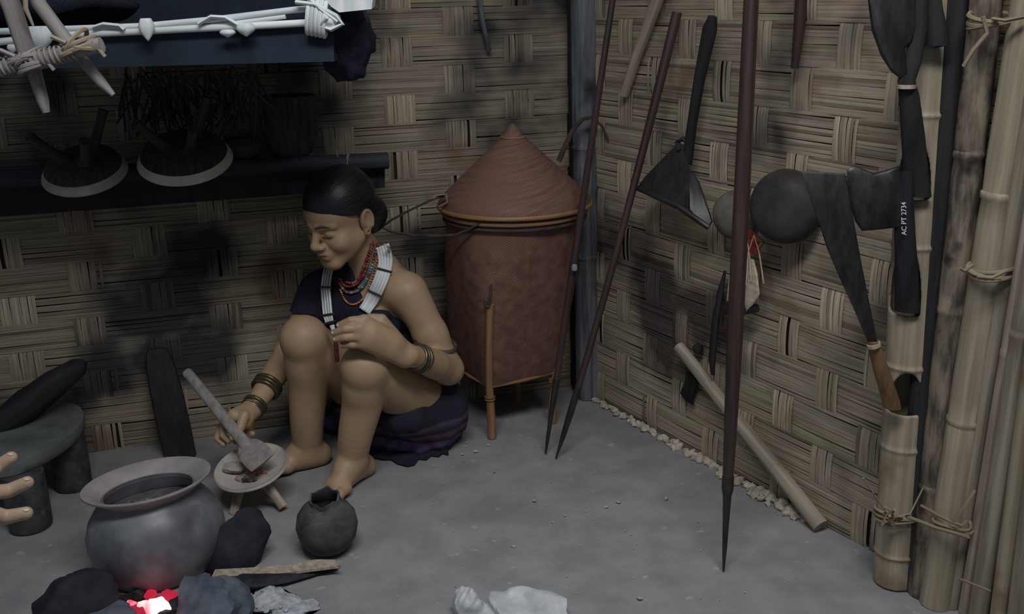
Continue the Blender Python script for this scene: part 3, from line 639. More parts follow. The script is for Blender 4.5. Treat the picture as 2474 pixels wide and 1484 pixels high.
# hoe-like scoop on the right wall
hw = thing('wooden_hoe', 'dark triangular hoe with long handle hanging on the right wall beside the thin spear', 'hoe', Rr(1660, 450, .05))
hb = MB(); hb.tube([Rr(1722, 40, .05), Rr(1715, 70, .05), Rr(1690, 190, .05), Rr(1672, 300, .05), Rr(1660, 395, .05)], [.010, .0165, .013, .0115, .0125], 14); build(hb, 'handle', M['soot'], hw)
hb = MB(); hb.plate([Rr(1540, 452, .10), Rr(1560, 425, .095), Rr(1638, 345, .06), Rr(1655, 350, .055), Rr(1662, 405, .06), Rr(1664, 505, .09), Rr(1640, 495, .10)], A(.3, .9, .2) * .010, .004); build(hb, 'blade', M['soot'], hw)
hb = MB(); hb.plate([Rr(1664, 405, .06), Rr(1690, 440, .055), Rr(1722, 535, .05), Rr(1712, 552, .06), Rr(1690, 535, .075), Rr(1664, 505, .09)], A(.3, .9, .2) * .010, .004); build(hb, 'side_blade', M['iron'], hw, label='grey side blade')
hb = MB(); hb.tube([Rr(1540, 455, .105), Rr(1640, 500, .108), Rr(1712, 550, .07)], [.006, .007, .007], 8); hb.tube([Rr(1662, 345, .05), Rr(1650, 335, .055), Rr(1635, 345, .06), Rr(1642, 365, .065)], .006, 8); build(hb, 'brace', M['iron'], hw)

# round vessels, sheath and tassel hanging on the right wall
ax = A(-.62, -.76, .05)
gb = MB(); gb.lathe([(.0001, .040), (.03, .039), (.055, .034), (.070, .022), (.0775, .004), (.079, -.012), (.072, -.03), (.05, -.045), (.0001, -.05)], 40, Rr(1896, 500, .055), ax)
g = single(gb, 'round_gourd', M['leather'], 'large dark round gourd hanging behind the tall spear on the right wall', 'gourd', 'round gourds on the right wall')
gb = MB(); gb.lathe([(.0001, .030), (.025, .029), (.044, .022), (.054, .006), (.056, -.006), (.05, -.02), (.03, -.03), (.0001, -.032)], 36, Rr(1776, 520, .040), ax)
single(gb, 'round_gourd', M['gourd'], 'smaller grey round gourd half hidden left of the tall spear', 'gourd', 'round gourds on the right wall')
sh = thing('dagger_sheath', 'dark dagger sheath with red tassel and cream feather hanging behind the tall spear', 'sheath', Rr(1790, 750, .04))
hb = MB(); hb.tube([Rr(1752, 655, .03), Rr(1742, 700, .035), Rr(1728, 780, .04), Rr(1720, 870, .04), Rr(1722, 905, .04)], [.006, .014, .019, .018, .010], 12, flat=.45); build(hb, 'sheath', M['soot'], sh)
hb = MB(); hb.tube([Rr(1752, 748, .05), Rr(1800, 748, .05), Rr(1828, 745, .045)], [.011, .012, .010], 10); build(hb, 'crosspiece', M['iron'], sh)
hb = MB(); rg = np.random.default_rng(5)
for k in range(26):
    o = Rr(1808 + rg.normal() * 5, 555, .06); hb.tube([o, Rr(1812 + rg.normal() * 14, 585, .065), Rr(1815 + rg.normal() * 20, 612, .06)], .0022, 5)
build(hb, 'tassel', M['red'], sh)
hb = MB()
for (xs) in ([(1822, 568), (1808, 610), (1806, 650), (1802, 690)], [(1822, 568), (1834, 610), (1840, 650), (1845, 685)], [(1806, 580), (1812, 630), (1815, 680)]): hb.tube([Rr(x, y, .066) for x, y in xs], .0016, 5)
build(hb, 'cord', M['feather'], sh)
hb = MB(); hb.plate([Rr(x, y, .058) for x, y in [(1806, 622), (1822, 628), (1830, 660), (1836, 710), (1818, 738), (1803, 752), (1797, 725), (1797, 660)]], A(.5, .85, 0) * .010, .006); build(hb, 'feather', M['feather'], sh)
hb = MB(); hb.plate([Rr(x, y, .055) for x, y in [(1762, 668), (1778, 664), (1776, 728), (1755, 728)]], A(.5, .85, 0) * .008, .004); build(hb, 'feather', M['feather'], sh)
lf = MB(); lf.plate([Rr(x, y, .016) for x, y in [(1658, 895), (1676, 905), (1688, 925), (1676, 955), (1676, 980), (1656, 968), (1643, 950), (1655, 920)]], A(.5, .85, 0) * .010, .004)
single(lf, 'weave_gap_piece', M['soot'], 'small dark piece standing for a gap in the weave below the leaning bamboo stick', 'weave gap')  # flat dark piece added to stand for a gap in the weave
lf = MB(); lf.lathe([(.0001, .012), (.010, .010), (.014, 0), (.010, -.01), (.0001, -.012)], 16, Rr(1686, 843, .018), (0, 0, 1))
single(lf, 'dark_patch_lump', M['soot'], 'small black lump standing for a dark patch on the right wall above the leaning bamboo stick', 'dark patch')  # round lump added in place of a dark patch in the matting

# ================================================================== THE SEATED WOMAN
def head_frame(y, pt, rl):
    fh = A(-math.sin(y) * math.cos(pt), -math.cos(y) * math.cos(pt), -math.sin(pt)); l0 = A(math.cos(y), -math.sin(y), 0)
    u0 = np.cross(l0, fh); u0 = u0 if u0[2] > 0 else -u0; l = math.cos(rl) * l0 + math.sin(rl) * u0; u = np.cross(l, fh); u = u if u[2] > 0 else -u
    return l, fh, u
HL, HF, HU = head_frame(.684, .309, -.044); HS = .934; HC = P(820.4, 521.5, 2.46); HAX = np.array([HL, HF, HU])
def hd_(x, y, z): return HC + HS * (x * HL + y * HF + z * HU)
def hloc(V): return ((V - HC) @ HAX.T) / HS
FD = A(-.50, -.866, 0); LD = A(.866, -.50, 0)        # the way she faces, and her left
neck = P(905, 640, 2.535); chest = P(898, 735, 2.565); waist = P(975, 850, 2.60); pelv = P(1005, 985, 2.58)
shL = P(988, 706, 2.475); shR = P(772, 706, 2.625); elL = P(1083, 893, 2.46); wrL = P(990, 858, 2.275)
elR = P(700, 850, 2.52); wrR = P(612, 985, 2.36); haR = P(580, 1010, 2.315)
hipL = P(1030, 985, 2.53); hipR = P(925, 985, 2.63); knL = P(884, 886, 2.285); knR = P(736, 818, 2.37)
anL = P(850, 1112, 2.325); anR = P(744, 1090, 2.43)
body = SDF((-.86, 2.08, 0), (-.06, 2.80, .84), .0026)
tors = SDF((-.70, 2.30, 0), (-.10, 2.80, .62), .0032)
TAX = np.array([LD, FD, (0, 0, 1)])
for S in (body, tors):
    S.ell(pelv, (.125, .105, .095), TAX); S.cap(pelv, waist, .100, .088, .03); S.cap(waist, chest, .088, .098, .03)
    S.ell(chest + A(.01, .02, .02), (.125, .085, .10), TAX, .03)
    S.ell(chest + FD * .055 - A(0, 0, .035) + LD * .045, (.050, .046, .050), TAX, .03); S.ell(chest + FD * .055 - A(0, 0, .035) - LD * .055, (.050, .046, .050), TAX, .03)
    S.cap(chest + A(0, 0, .05), neck - A(0, 0, .01), .060, .046, .04)
    S.cap(neck - A(0, 0, .015), shL + A(-.03, .01, .005), .038, .040, .04); S.cap(neck - A(0, 0, .015), shR + A(.03, 0, .005), .038, .040, .04)
    S.cap(shR, elR, .044, .034, .03)
    if S is body: S.cap(shL, shL * .45 + elL * .55, .047, .041, .035); S.cap(shL * .45 + elL * .55, elL, .041, .036, .02)
# arms
body.chain([elL, elL * .62 + wrL * .38, wrL], [.036, .037, .0245], .02); body.chain([elR, elR * .62 + wrR * .38, wrR], [.034, .034, .0225], .02)
# left hand lying on the left knee, four fingers side by side
knu = [P(880, 773, 2.222), P(868, 792, 2.208), P(866, 812, 2.206), P(874, 830, 2.212)]
pipL = [P(848, 775, 2.214), P(836, 795, 2.202), P(836, 815, 2.202), P(850, 832, 2.208)]
tipL = [P(820, 786, 2.226), P(808, 804, 2.216), P(812, 820, 2.216), P(828, 834, 2.220)]
for k in range(4): body.cap(wrL + A(-.012, -.004, .008 - .005 * k), knu[k], .0205, .0130, .012)
body.cap((wrL * .6 + knu[0] * .4), knu[1] * .75 + wrL * .25, .020, .0175, .03)
for k in range(4): body.chain([knu[k], pipL[k], tipL[k]], [.0112, .0098, .0080], .0035)
body.chain([wrL + A(-.02, .012, .018), P(922, 772, 2.268), P(894, 768, 2.268), P(868, 776, 2.262)], [.018, .0130, .0100, .0085], .014)
# right hand pinching the spatula
haK = P(566, 1004, 2.29)
body.cap(wrR, haK, .0225, .017, .014); body.cap(wrR, P(592, 1022, 2.30), .021, .015, .014)
body.chain([P(590, 1004, 2.285), P(580, 1036, 2.262), P(562, 1058, 2.252)], [.0135, .0105, .0082], .006)
body.chain([haK, P(541, 1022, 2.30), P(538, 1052, 2.288), P(553, 1066, 2.275)], [.0120, .0098, .0086, .0074], .004)
body.chain([P(562, 1008, 2.305), P(532, 1034, 2.315), P(525, 1060, 2.30), P(540, 1074, 2.285)], [.0118, .0096, .0084, .0074], .004)
body.chain([P(580, 1024, 2.312), P(566, 1050, 2.325), P(570, 1066, 2.31), P(585, 1062, 2.298)], [.0115, .0096, .0084, .0074], .004)
body.chain([P(600, 1026, 2.31), P(598, 1048, 2.322), P(602, 1058, 2.31), P(610, 1048, 2.30)], [.0108, .0088, .0078, .0068], .004)
# legs
for hp, kn, an in ((hipL, knL, anL), (hipR, knR, anR)):
    body.cap(hp, kn, .081, .0530, .014); body.ell(kn + A(-.004, -.012, .002), (.046, .044, .046), k=.03)
    cf = kn * .60 + an * .40 + A(.004, .008, 0); q4 = spl([np.append(kn, .0530), np.append(kn * .8 + an * .2, .0505), np.append(cf, .0490), np.append(an * .72 + kn * .28, .0425), np.append(an, .0360)], 22); body.chain([q[:3] for q in q4], [q[3] for q in q4], .010)
# feet: heel, arch, ball, toes
def foot(an, heel, ball, toes, side):
    body.cap(an, heel, .0325, .026, .02); body.cap(an, (an + ball) / 2 + A(0, 0, .006), .031, .024, .02); body.cap((an + ball) / 2 + A(0, 0, .004), ball, .026, .0195, .02); body.cap(heel, ball, .024, .019, .02)
    dr = toes - ball; dr /= np.linalg.norm(dr); px = A(-dr[1], dr[0], 0) * side
    body.cap(ball - px * .022, ball + px * .022, .0165, .0155, .015)
    for k, (o, ln, r) in enumerate(((.027, .046, .0120), (.010, .044, .0092), (-.004, .040, .0086), (-.017, .034, .0082), (-.029, .027, .0080))):
        b0 = ball + px * o * .9; b1 = ball + px * o + dr * ln; b1 = A(b1[0], b1[1], r * .95); body.chain([b0, (b0 + b1) / 2 + A(0, 0, .004), b1], [r * 1.15, r * 1.05, r * .92], .004)
hL = F(880, 1152) + A(0, .01, .026); tL = F(782, 1222); bL = hL * .34 + tL * .66; bL[2] = .021; foot(anL, hL, bL, A(tL[0], tL[1], .012), 1)
hR = F(779, 1122) + A(-.005, .008, .026); tR = F(640, 1152); bR = hR * .36 + tR * .64; bR[2] = .021; foot(anR, hR, bR, A(tR[0], tR[1], .012), 1)
# neck and head
body.cap(neck - A(0, 0, .02), hd_(0, -.02, -.05), .047, .043, .02)
def hc_(a, b, ra, rb=None, k=.012, op='u'): body.cap(hd_(*a), hd_(*b), ra * HS, (ra if rb is None else rb) * HS, k, op)
def he_(c, r, k=.012, op='u', ax=None): body.ell(hd_(*c), A(*r) * HS, HAX if ax is None else ax, k, op)
he_((0, -.012, .036), (.075, .094, .082)); he_((0, .026, -.032), (.060, .056, .080), .025)
for s in (-1, 1): hc_((s * .054, .004, -.048), (s * .018, .066, -.098), .020, .017, .025); he_((s * .041, .052, -.038), (.026, .026, .024), .025)
he_((0, .068, -.100), (.021, .017, .016), .02); he_((0, .045, .030), (.058, .040, .032), .025)
for s in (-1, 1):
    he_((s * .031, .089, -.006), (.018, .013, .0105), .012, 's'); hc_((s * .012, .0855, .014), (s * .048, .068, .013), .0085, .0065, .010)
    he_((s * .031, .0705, -.008), (.0175, .0125, .0115), .005)
    hc_((s * .0165, .0815, -.0145), (s * .046, .069, -.0145), .0026, .0022, .003)
hc_((0, .083, .006), (0, .103, -.033), .0085, .0105, .012); he_((0, .104, -.037), (.0115, .0105, .0095), .008)
for s in (-1, 1): he_((s * .0125, .094, -.041), (.0088, .011, .0075), .006); he_((s * .0075, .099, -.0475), (.0042, .0055, .003), .003, 's')
he_((0, .080, -.066), (.026, .016, .020), .015)
hc_((-.017, .088, -.0635), (0, .0955, -.0615), .0052, .0058, .005); hc_((0, .0955, -.0615), (.017, .088, -.0635), .0058, .0052, .005); hc_((-.014, .087, -.0745), (.014, .087, -.0745), .0068, .0068, .006)
hc_((-.017, .0925, -.0685), (0, .1005, -.0680), .0012, .0022, .004, 's'); hc_((0, .1005, -.0680), (.017, .0925, -.0685), .0022, .0012, .004, 's')
for s in (-1, 1):                               # ears
    e0 = HAX.T @ np.array([[.5 * s, .15, .1], [0, 0, 0], [0, 0, 0]])[0]
    eo = A(s * .078, -.016, -.012)
    body.ell(hd_(*eo), A(.008, .019, .031) * HS, HAX, .006)
    ring = [hd_(s * .084, -.016 + .0165 * math.cos(a) - .003, -.006 + .0255 * math.sin(a)) for a in np.linspace(-.4, 4.2, 12)]
    body.chain(ring, [.0042 * HS] * 12, .004); he_((s * .086, -.015, -.006), (.0055, .010, .016), .004, 's'); he_((s * .079, -.010, -.038), (.0065, .009, .011), .006)
    hc_((s * .088, -.010, -.038), (s * .072, -.010, -.038), .0032, .0032, .002, 's')
body.clip(lambda X, Y, Z: .0015 - Z + 0 * X + 0 * Y)
wm = thing('person', 'seated woman with knees drawn up, navy wrap and beads, stirring the dish with a spatula', 'person', (pelv[0], pelv[1], 0))
def skin_col(V):
    c = np.ones((len(V), 3)); q = hloc(V); x, y, z = q[:, 0], q[:, 1], q[:, 2]
    def blot(cond, col, w): c[:] = c * (1 - (cond * w)[:, None]) + np.array(col) * (cond * w)[:, None]
    lip = np.exp(-((x / .020) ** 4 + ((z + .0685 + .10 * x * x / .02) / .0115) ** 4)) * (y > .078); blot(lip, (.78, .46, .44), .85)
    for s in (-1, 1):
        br = np.exp(-((((x * s) - .031) / .019) ** 4 + ((z - .0165 + 4.5 * ((x * s) - .028) ** 2) / .0042) ** 2)) * (y > .045); blot(br, (.30, .25, .23), .8)
        ls = np.exp(-((((x * s) - .031) / .0165) ** 4 + ((z + .0165) / .0022) ** 2)) * (y > .06); blot(ls, (.26, .22, .2), .75)
    return c
skin = body.build('body', M['skin'], wm, col=skin_col)
def face_pt(x, z, off):
    p = hd_(x, .14, z)
    for _ in range(200):
        e = body.at(p) - off
        if e < .0004: break
        p = p - HF * max(e * .6, .0006)
    return p
for s in (-1, 1):
    b = MB(); b.tube([face_pt(s * x, z, .0006) for x, z in ((.013, .0155), (.020, .0185), (.029, .0205), (.038, .0195), (.047, .0150))], [.0016, .0024, .0024, .0019, .0009], 8); build(b, 'eyebrow', M['brow'], skin, smooth=True)
    b = MB(); b.tube([face_pt(s * x, z, .0002) for x, z in ((.0165, -.0130), (.022, -.0160), (.030, -.0175), (.038, -.0160), (.0455, -.0115))], [.0007, .0011, .0013, .0012, .0008], 8); build(b, 'eyelash', M['brow'], skin, smooth=True)
# nails of the left hand
for k in range(4):
    d_ = tipL[k] - pipL[k]; d_ /= np.linalg.norm(d_); b = MB(); b.lump(tipL[k] + A(-.0018, -.0062, .0012), (.0052, .0022, .0042), .02, 1, 2); build(b, 'fingernail', M['feather'], skin, smooth=True)
# hair: a cap swept back to a low knot
hr = SDF((-.56, 2.28, .50), (-.22, 2.66, .82), .0028)
hr.ell(hd_(0, -.014, .040), A(.0835, .1015, .0885) * HS, HAX); 
def hairline(X, Y, Z):
    q = [((X - HC[0]) * HAX[i][0] + (Y - HC[1]) * HAX[i][1] + (Z - HC[2]) * HAX[i][2]) / HS for i in range(3)]
    x, y, z = q; f = np.where(y > .0, .0575 - .42 * np.maximum(.088 - y, 0) - .08 * np.abs(x), .0205 + y * 3.4 - .08 * np.abs(x)); f = np.maximum(f, -.085)
    return (f - z) * .8
hr.clip(hairline)
hr.ell(hd_(.012, -.088, -.030), A(.056, .042, .050) * HS, HAX, .02); hr.cap(hd_(.03, -.062, .0), hd_(.03, -.07, -.055), .030, .024, .02)
for s in (-1, 1): hr.ell(hd_(s * .090, -.016, -.010), A(.022, .021, .034) * HS, HAX, .003, 's')
hair = hr.build('hair', M['hair'], wm, tc=lambda V: hloc(V))
# cloth wrapped under the left arm and over the right shoulder
p1, p2, p3 = P(806, 640, 2.46), P(838, 738, 2.46), P(872, 752, 2.46)
wrap = tors.clone(); wrap.d -= .0095
def plane_px(a, b, back=A(.5, .86, 0), keep=None):
    n = np.cross(b - a, back); n /= np.linalg.norm(n); n = n if (keep - a) @ n < 0 else -n
    return lambda X, Y, Z: (X - a[0]) * n[0] + (Y - a[1]) * n[1] + (Z - a[2]) * n[2]
e1 = plane_px(P(806, 650, 2.45), P(868, 746, 2.45), keep=P(760, 720, 2.5)); e2 = plane_px(P(840, 742, 2.45), P(940, 752, 2.47), keep=P(900, 850, 2.5)); e3 = plane_px(P(925, 742, 2.46), P(1018, 850, 2.47), keep=P(900, 850, 2.5))
def wclip(X, Y, Z):
    low = P(735, 744, 2.6)[2] + 0 * X
    arm = np.maximum((low - Z), (X - (shR[0] + .03)))
    a = np.minimum(e1(X, Y, Z), np.maximum(e2(X, Y, Z), e3(X, Y, Z)))
    out = (low - Z) + 0 * X + 0 * Y; near_arm = (X < -.505)
    fold = .003 * np.sin(70 * X + 40 * Z + 20 * Y)
    return np.maximum(a + fold * .3, np.where(near_arm, out, -1.0))
wrap.clip(wclip); wrap.d += (.0022 * np.sin(60 * wrap.ax[0][:, None, None] - 95 * wrap.ax[2][None, None, :] + 30 * wrap.ax[1][None, :, None])).astype(np.float32)
wrap.build('wrap_cloth', M['cloth'], wm)
# skirt round the hips, spreading on the floor
sk = SDF((-.60, 2.24, 0), (-.06, 2.80, .28), .003)
sk.ell(pelv + A(-.005, .01, -.02), (.135, .120, .140), TAX, .03); sk.cap(hipL + A(.01, 0, -.005), hipL * .60 + knL * .40 - A(0, 0, .045), .098, .070, .04); sk.cap(hipR + A(0, 0, -.01), hipR * .62 + knR * .38 - A(0, 0, .05), .09, .066, .04)
sk.ell(F(978, 1085) + A(0, .05, .018), (.108, .095, .050), None, .05)
sk.ell(F(830, 1055) + A(.03, .06, .016), (.12, .06, .045), None, .04)
sk.d += (.0035 * np.sin(75 * sk.ax[0][:, None, None] + 22 * sk.ax[2][None, None, :] + 40 * sk.ax[1][None, :, None]) + .002 * np.sin(150 * sk.ax[0][:, None, None] - 80 * sk.ax[1][None, :, None])).astype(np.float32) * (1 - np.clip(sk.ax[2] / .2, 0, 1)[None, None, :]).astype(np.float32)
ske = plane_px(P(905, 1000, 2.4), P(1052, 920, 2.45), back=A(.1, .95, .25), keep=P(1000, 1050, 2.45)); sk.clip(lambda X, Y, Z: .002 - Z + 0 * X + 0 * Y); sk.clip(ske)
sk.build('skirt', M['skirt'], wm, tc=lambda V: V * A(1, 1, 1) + A(0, 0, 0))
b = MB(); hem = [(890, 1098), (905, 1108), (925, 1112), (945, 1112), (960, 1122), (985, 1128), (1002, 1124), (1012, 1110), (1030, 1112), (1042, 1102), (1060, 1104), (1070, 1096), (1084, 1100), (1082, 1078), (1078, 1060)]
r0 = [F(x, y, .003) for x, y in hem]; r1 = [p * .72 + F(990, 1050, .004) * .28 + A(0, 0, .012) for p in r0]; V = r0 + r1; n = len(hem); b.add(V + [p + A(0, 0, .003) for p in V], [(i, i + 1, n + i + 1, n + i) for i in range(n - 1)] + [(2 * n + i, 3 * n + i, 3 * n + i + 1, 2 * n + i + 1) for i in range(n - 1)] + [(i, 2 * n + i, 2 * n + i + 1, i + 1) for i in range(n - 1)]); build(b, 'skirt_hem', M['cloth'], wm, smooth=30)

def on(px, py, off, Y0=2.0, S=None):
    p = (S or body).hit(px, py, off, Y0); return p if p is not None else P(px, py, 2.45)
union = tors.clone(); union.d = np.minimum(wrap.d, tors.d)
union.cap(neck - A(0, 0, .02), hd_(0, -.02, -.05), .047, .043, .02); union.cap(shL, elL, .047, .038, .035)
def bead_string(pxs, n, r, cols, seed, name='necklace', label=None):
    rg = np.random.default_rng(seed); b = MB()
    for q in spl(pxs, n):
        p = on(q[0], q[1], r * .9, 2.1, union); k = r * (.85 + .3 * rg.random()); c = cols[rg.integers(len(cols))]; b.lump(p, (k, k, k * .9), .02, 1, 1, c=c)
    return build(b, name, M['bead'], wm, smooth=True, label=label)
RD = [lin(112, 46, 44), lin(128, 62, 58), lin(92, 40, 42), lin(138, 84, 76)]; TQ = RD + [lin(90, 160, 170), lin(70, 120, 130)]; OR = [lin(176, 118, 78), lin(160, 96, 66), lin(190, 130, 90)]
bead_string([(904, 584), (896, 610), (888, 640), (880, 662), (866, 682), (848, 692), (832, 690), (822, 676)], 34, .0048, RD, 1, label='dark red bead necklace')
bead_string([(914, 588), (906, 615), (896, 650), (886, 675), (872, 697), (852, 707), (834, 704), (820, 684)], 34, .0050, TQ, 2, label='red and turquoise bead necklace')
bead_string([(898, 592), (888, 622), (878, 648), (868, 672), (852, 684), (836, 682)], 26, .0045, RD, 5, label='inner dark red bead necklace')
bead_string([(920, 600), (908, 640), (896, 680), (884, 712), (868, 730), (850, 736), (834, 726), (822, 700)], 44, .0034, OR, 3, label='thin orange bead necklace')
# white bead bands with dark bars
def band(pxs, w, nst, bars, lab):
    t = None; cl = spl(pxs, 26); mb = MB()
    for k in range(nst):
        o = (k - (nst - 1) / 2) / nst; pts = []
        for i, q in enumerate(cl):
            dq = cl[min(i + 1, 25)] - cl[max(i - 1, 0)]; nq = A(-dq[1], dq[0]) / (np.linalg.norm(dq) + 1e-9); q2 = q + nq * o * w * 2 * (1 if i < 22 else .85); pts.append(on(q2[0], q2[1], .007, 2.1, union))
        pts = [pts[0]] + [(pts[i - 1] + pts[i] * 2 + pts[i + 1]) / 4 for i in range(1, 25)] + [pts[-1]]
        mb.tube(pts, .0036 * w / 17 + .0006, 7)
    o = build(mb, 'bead_band', M['white'], wm, smooth=True, label=lab); bb = MB()
    for f in bars:
        i = int(f * 25); dq = cl[min(i + 1, 25)] - cl[max(i - 1, 0)]; nq = A(-dq[1], dq[0]) / np.linalg.norm(dq)
        p = [on(*(cl[i] + nq * s * w * 1.12), .012, 2.1, union) for s in (-1, -.5, 0, .5, 1)]; bb = MB(); bb.tube(p, .0026, 6); build(bb, 'spacer_bar', M['cord'], o)
band([(923, 594), (929, 612), (931, 640), (922, 672), (910, 700), (896, 728), (880, 752)], 17, 5, (.40, .74), 'white bead band over the left breast')
band([(796, 642), (790, 670), (787, 700), (789, 730), (792, 760), (797, 782)], 12, 4, (.36, .82, .99), 'white bead band over the navy wrap')
b = MB(); b.tube([P(802, 786, 2.33), P(806, 800, 2.325), P(809, 812, 2.325)], [.006, .005, .003], 8); build(b, 'band_end', M['white'], wm)
b = MB(); b.tube([P(810, 808, 2.34), P(812, 840, 2.345), P(815, 872, 2.35)], [.006, .0095, .0085], 10, flat=.6); build(b, 'tassel', M['maroon'], wm, label='maroon tassel')
# bracelets, armlet, earplug
def ring_on(a, bq, t, r, th, name, m, k=1, gap=.008, flat=1.0):
    ax = (bq - a) / np.linalg.norm(bq - a); c0 = a + (bq - a) * t; u = np.cross(ax, A(0, 0, 1)); u /= np.linalg.norm(u); w = np.cross(ax, u)
    for i in range(k):
        c = c0 + ax * gap * (i - (k - 1) / 2); b = MB(); b.tube([c + r * (math.cos(q) * u + math.sin(q) * w) for q in np.linspace(0, 2 * math.pi, 29)], th, 8); build(b, name, m, wm, smooth=True)
ring_on(elL, wrL, .86, .0290, .0048, 'bracelet', M['brass'], 1); ring_on(elL, wrL, .80, .0305, .0030, 'bracelet', M['brass'], 1); ring_on(elL, wrL, .75, .0315, .0048, 'bracelet', M['brass'], 1)
ring_on(elR, wrR, .64, .0330, .0052, 'bracelet', M['brass'], 3, .0095); ring_on(elR, wrR, .98, .0260, .0050, 'bracelet', M['brass'], 3, .0090)
ac = shL * .37 + elL * .63 + A(.004, -.006, .0); b = MB(); b.tube([ac + A(.051 * math.cos(q), .051 * math.sin(q) * 1.0, -.015 * math.cos(q) + .004 * math.sin(q)) for q in np.linspace(0, 2 * math.pi, 33)], [.0045 + .0008 * math.sin(q) for q in np.linspace(0, 6.28, 33)], 10); build(b, 'armlet', M['steel'], wm, smooth=True, label='grey metal ring above the left elbow')

# ------------------------------------------------------------------ the spatula in her right hand
sp0, sp1 = P(449, 896, 2.36), P(600, 1082, 2.228); ax_ = (sp1 - sp0) / np.linalg.norm(sp1 - sp0); spv = P(632, 1114, 2.188)
su = np.cross(ax_, A(.15, .60, -.75) * -1); su /= np.linalg.norm(su); sn = np.cross(ax_, su); sn = sn if sn[1] < 0 else -sn
sp = thing('spatula', 'grey wooden spatula held in the woman\'s right hand over the dish', 'spatula', A(spv[0], spv[1], spv[2] - .03))
Ln = np.linalg.norm(sp1 - sp0); rings = []
for t, w, th in ((0, .0095, .005), (.02, .0125, .0075), (.2, .0132, .008), (.6, .0138, .008), (.9, .0145, .008), (1.0, .0170, .008)):
    c = sp0 + (sp1 - sp0) * t; rings.append([c + su * math.cos(a) * w + sn * math.sin(a) * th for a in np.linspace(0, 6.28, 15)[:-1]])
b = MB().loft(rings); build(b, 'handle', M['greywood'], sp)
bl = spv - sp1; blL = np.linalg.norm(bl); bl /= blL; rings = []
for t, w, th, cv in ((-.5, .0165, .008, 0), (-.25, .020, .008, 0), (-.05, .029, .0075, .002), (.3, .0335, .0065, .004), (.8, .0345, .006, .006), (1.1, .0335, .0055, .006), (1.16, .0325, .004, .005)):
    c = sp1 + bl * blL * t; rings.append([c + su * math.cos(a) * w + sn * (math.sin(a) * th + cv * math.cos(a) ** 2) for a in np.linspace(0, 6.28, 21)[:-1]])
b = MB().loft(rings); build(b, 'blade', M['greywood'], sp, smooth=50)

# ================================================================== COVERED BASKET
rimc = P(1243, 490, 2.675); basec = A(-.026, 2.705, .150); sq = math.radians(29.4)
bk = thing('covered_basket', 'tall red-brown woven basket with pointed conical lid on four bamboo legs by the corner post', 'basket', (basec[0], basec[1], 0))
def brec(t):                                   # centre, half width and squareness up the basket wall
    return basec * (1 - t) + rimc * t, .108 + (.180 - .108) * t ** .85, 7.0 * (1 - t) ** 1.6 + 2.0
def bpt(t, a, grow=0.0):
    c, hw, e = brec(t); ca, sa = math.cos(a), math.sin(a); r = (abs(ca) ** e + abs(sa) ** e) ** (-1 / e) * (hw + grow)
    return c + A(math.cos(sq) * ca * r - math.sin(sq) * sa * r, math.sin(sq) * ca * r + math.cos(sq) * sa * r, 0)
nb_, mb_ = 72, 30
V, T, Fc = [], [], []
for j in range(mb_ + 1):
    for k in range(nb_):
        a = 2 * math.pi * k / nb_; V.append(bpt(j / mb_, a)); T.append((a * .16, 0, j / mb_ * .52))
for j in range(mb_):
    for k in range(nb_): Fc.append((j * nb_ + k, j * nb_ + (k + 1) % nb_, (j + 1) * nb_ + (k + 1) % nb_, (j + 1) * nb_ + k))
Fc.append(tuple(range(nb_ - 1, -1, -1)))
build(MB().add(V, Fc, T), 'body', M['basket'], bk, smooth=60)
# lid
V, T, Fc = [], [], []; prof = [(.198, -.012), (.200, .0), (.186, .018), (.158, .045), (.126, .075), (.094, .105), (.062, .135), (.034, .160), (.026, .168), (.024, .172), (.016, .184), (.004, .198)]
lc = rimc + A(0, 0, .008)
for j, (r, h) in enumerate(prof):
    for k in range(nb_):
        a = 2 * math.pi * k / nb_; V.append(lc + A(math.cos(a) * r, math.sin(a) * r, h)); T.append((a * max(r, .02), 0, math.hypot(.2 - r, h)))
for j in range(len(prof) - 1):
    for k in range(nb_): Fc.append((j * nb_ + k, j * nb_ + (k + 1) % nb_, (j + 1) * nb_ + (k + 1) % nb_, (j + 1) * nb_ + k))
Fc.append(tuple((len(prof) - 1) * nb_ + k for k in range(nb_)))
lid = build(MB().add(V, Fc, T), 'lid', M['basket'], bk, smooth=50)
kb = MB(); kb.tube([lc + A(math.cos(a) * .031, math.sin(a) * .031, .164) for a in np.linspace(0, 6.28, 24)], .0035, 8); build(kb, 'knob_ring', M['cane'], lid)
for nm, r, z, th, mk in (('lid_hoop', .199, -.010, .006, 'cane'), ('rim_hoop', .187, -.026, .007, 'cane'), ('rim_binding', .186, -.042, .0045, 'cord')):
    hb = MB(); hb.tube([lc + A(math.cos(a) * r, math.sin(a) * r, z) for a in np.linspace(0, 2 * math.pi, 73)], th, 8); build(hb, nm, M[mk], bk)
for k, ang in enumerate((math.pi * 1.25, math.pi * 1.75, math.pi * .25, math.pi * .75)):
    lb = MB(); top_t = .52 if k == 0 else .1
    foot = bpt(0, ang, -.004) * A(1, 1, 0)
    pts = [foot, foot + A(0, 0, .05)] + [bpt(t, ang, .004) for t in np.linspace(0, top_t, 8)]
    lb.tube(pts, [.0115, .0115] + [.0105] * 8, 12); lg = build(lb, 'leg', M['cane'], bk)
    rb = MB()
    for z in (.115, .122): c = foot * .3 + pts[2] * .7; c = A(c[0], c[1], z); rb.tube([c + A(math.cos(a) * .0125, math.sin(a) * .0125, 0) for a in np.linspace(0, 6.28, 16)], .0022, 6)
    build(rb, 'leg_joint', M['brown'], lg)
    cb = MB(); c = bpt(.02, ang, -.02)
    cb.tube([foot + A(0, 0, .11), foot * .5 + c * .5 + A(0, 0, .06), c + A(0, 0, -.002)], .005, 8); build(cb, 'bracket', M['cane'], bk)
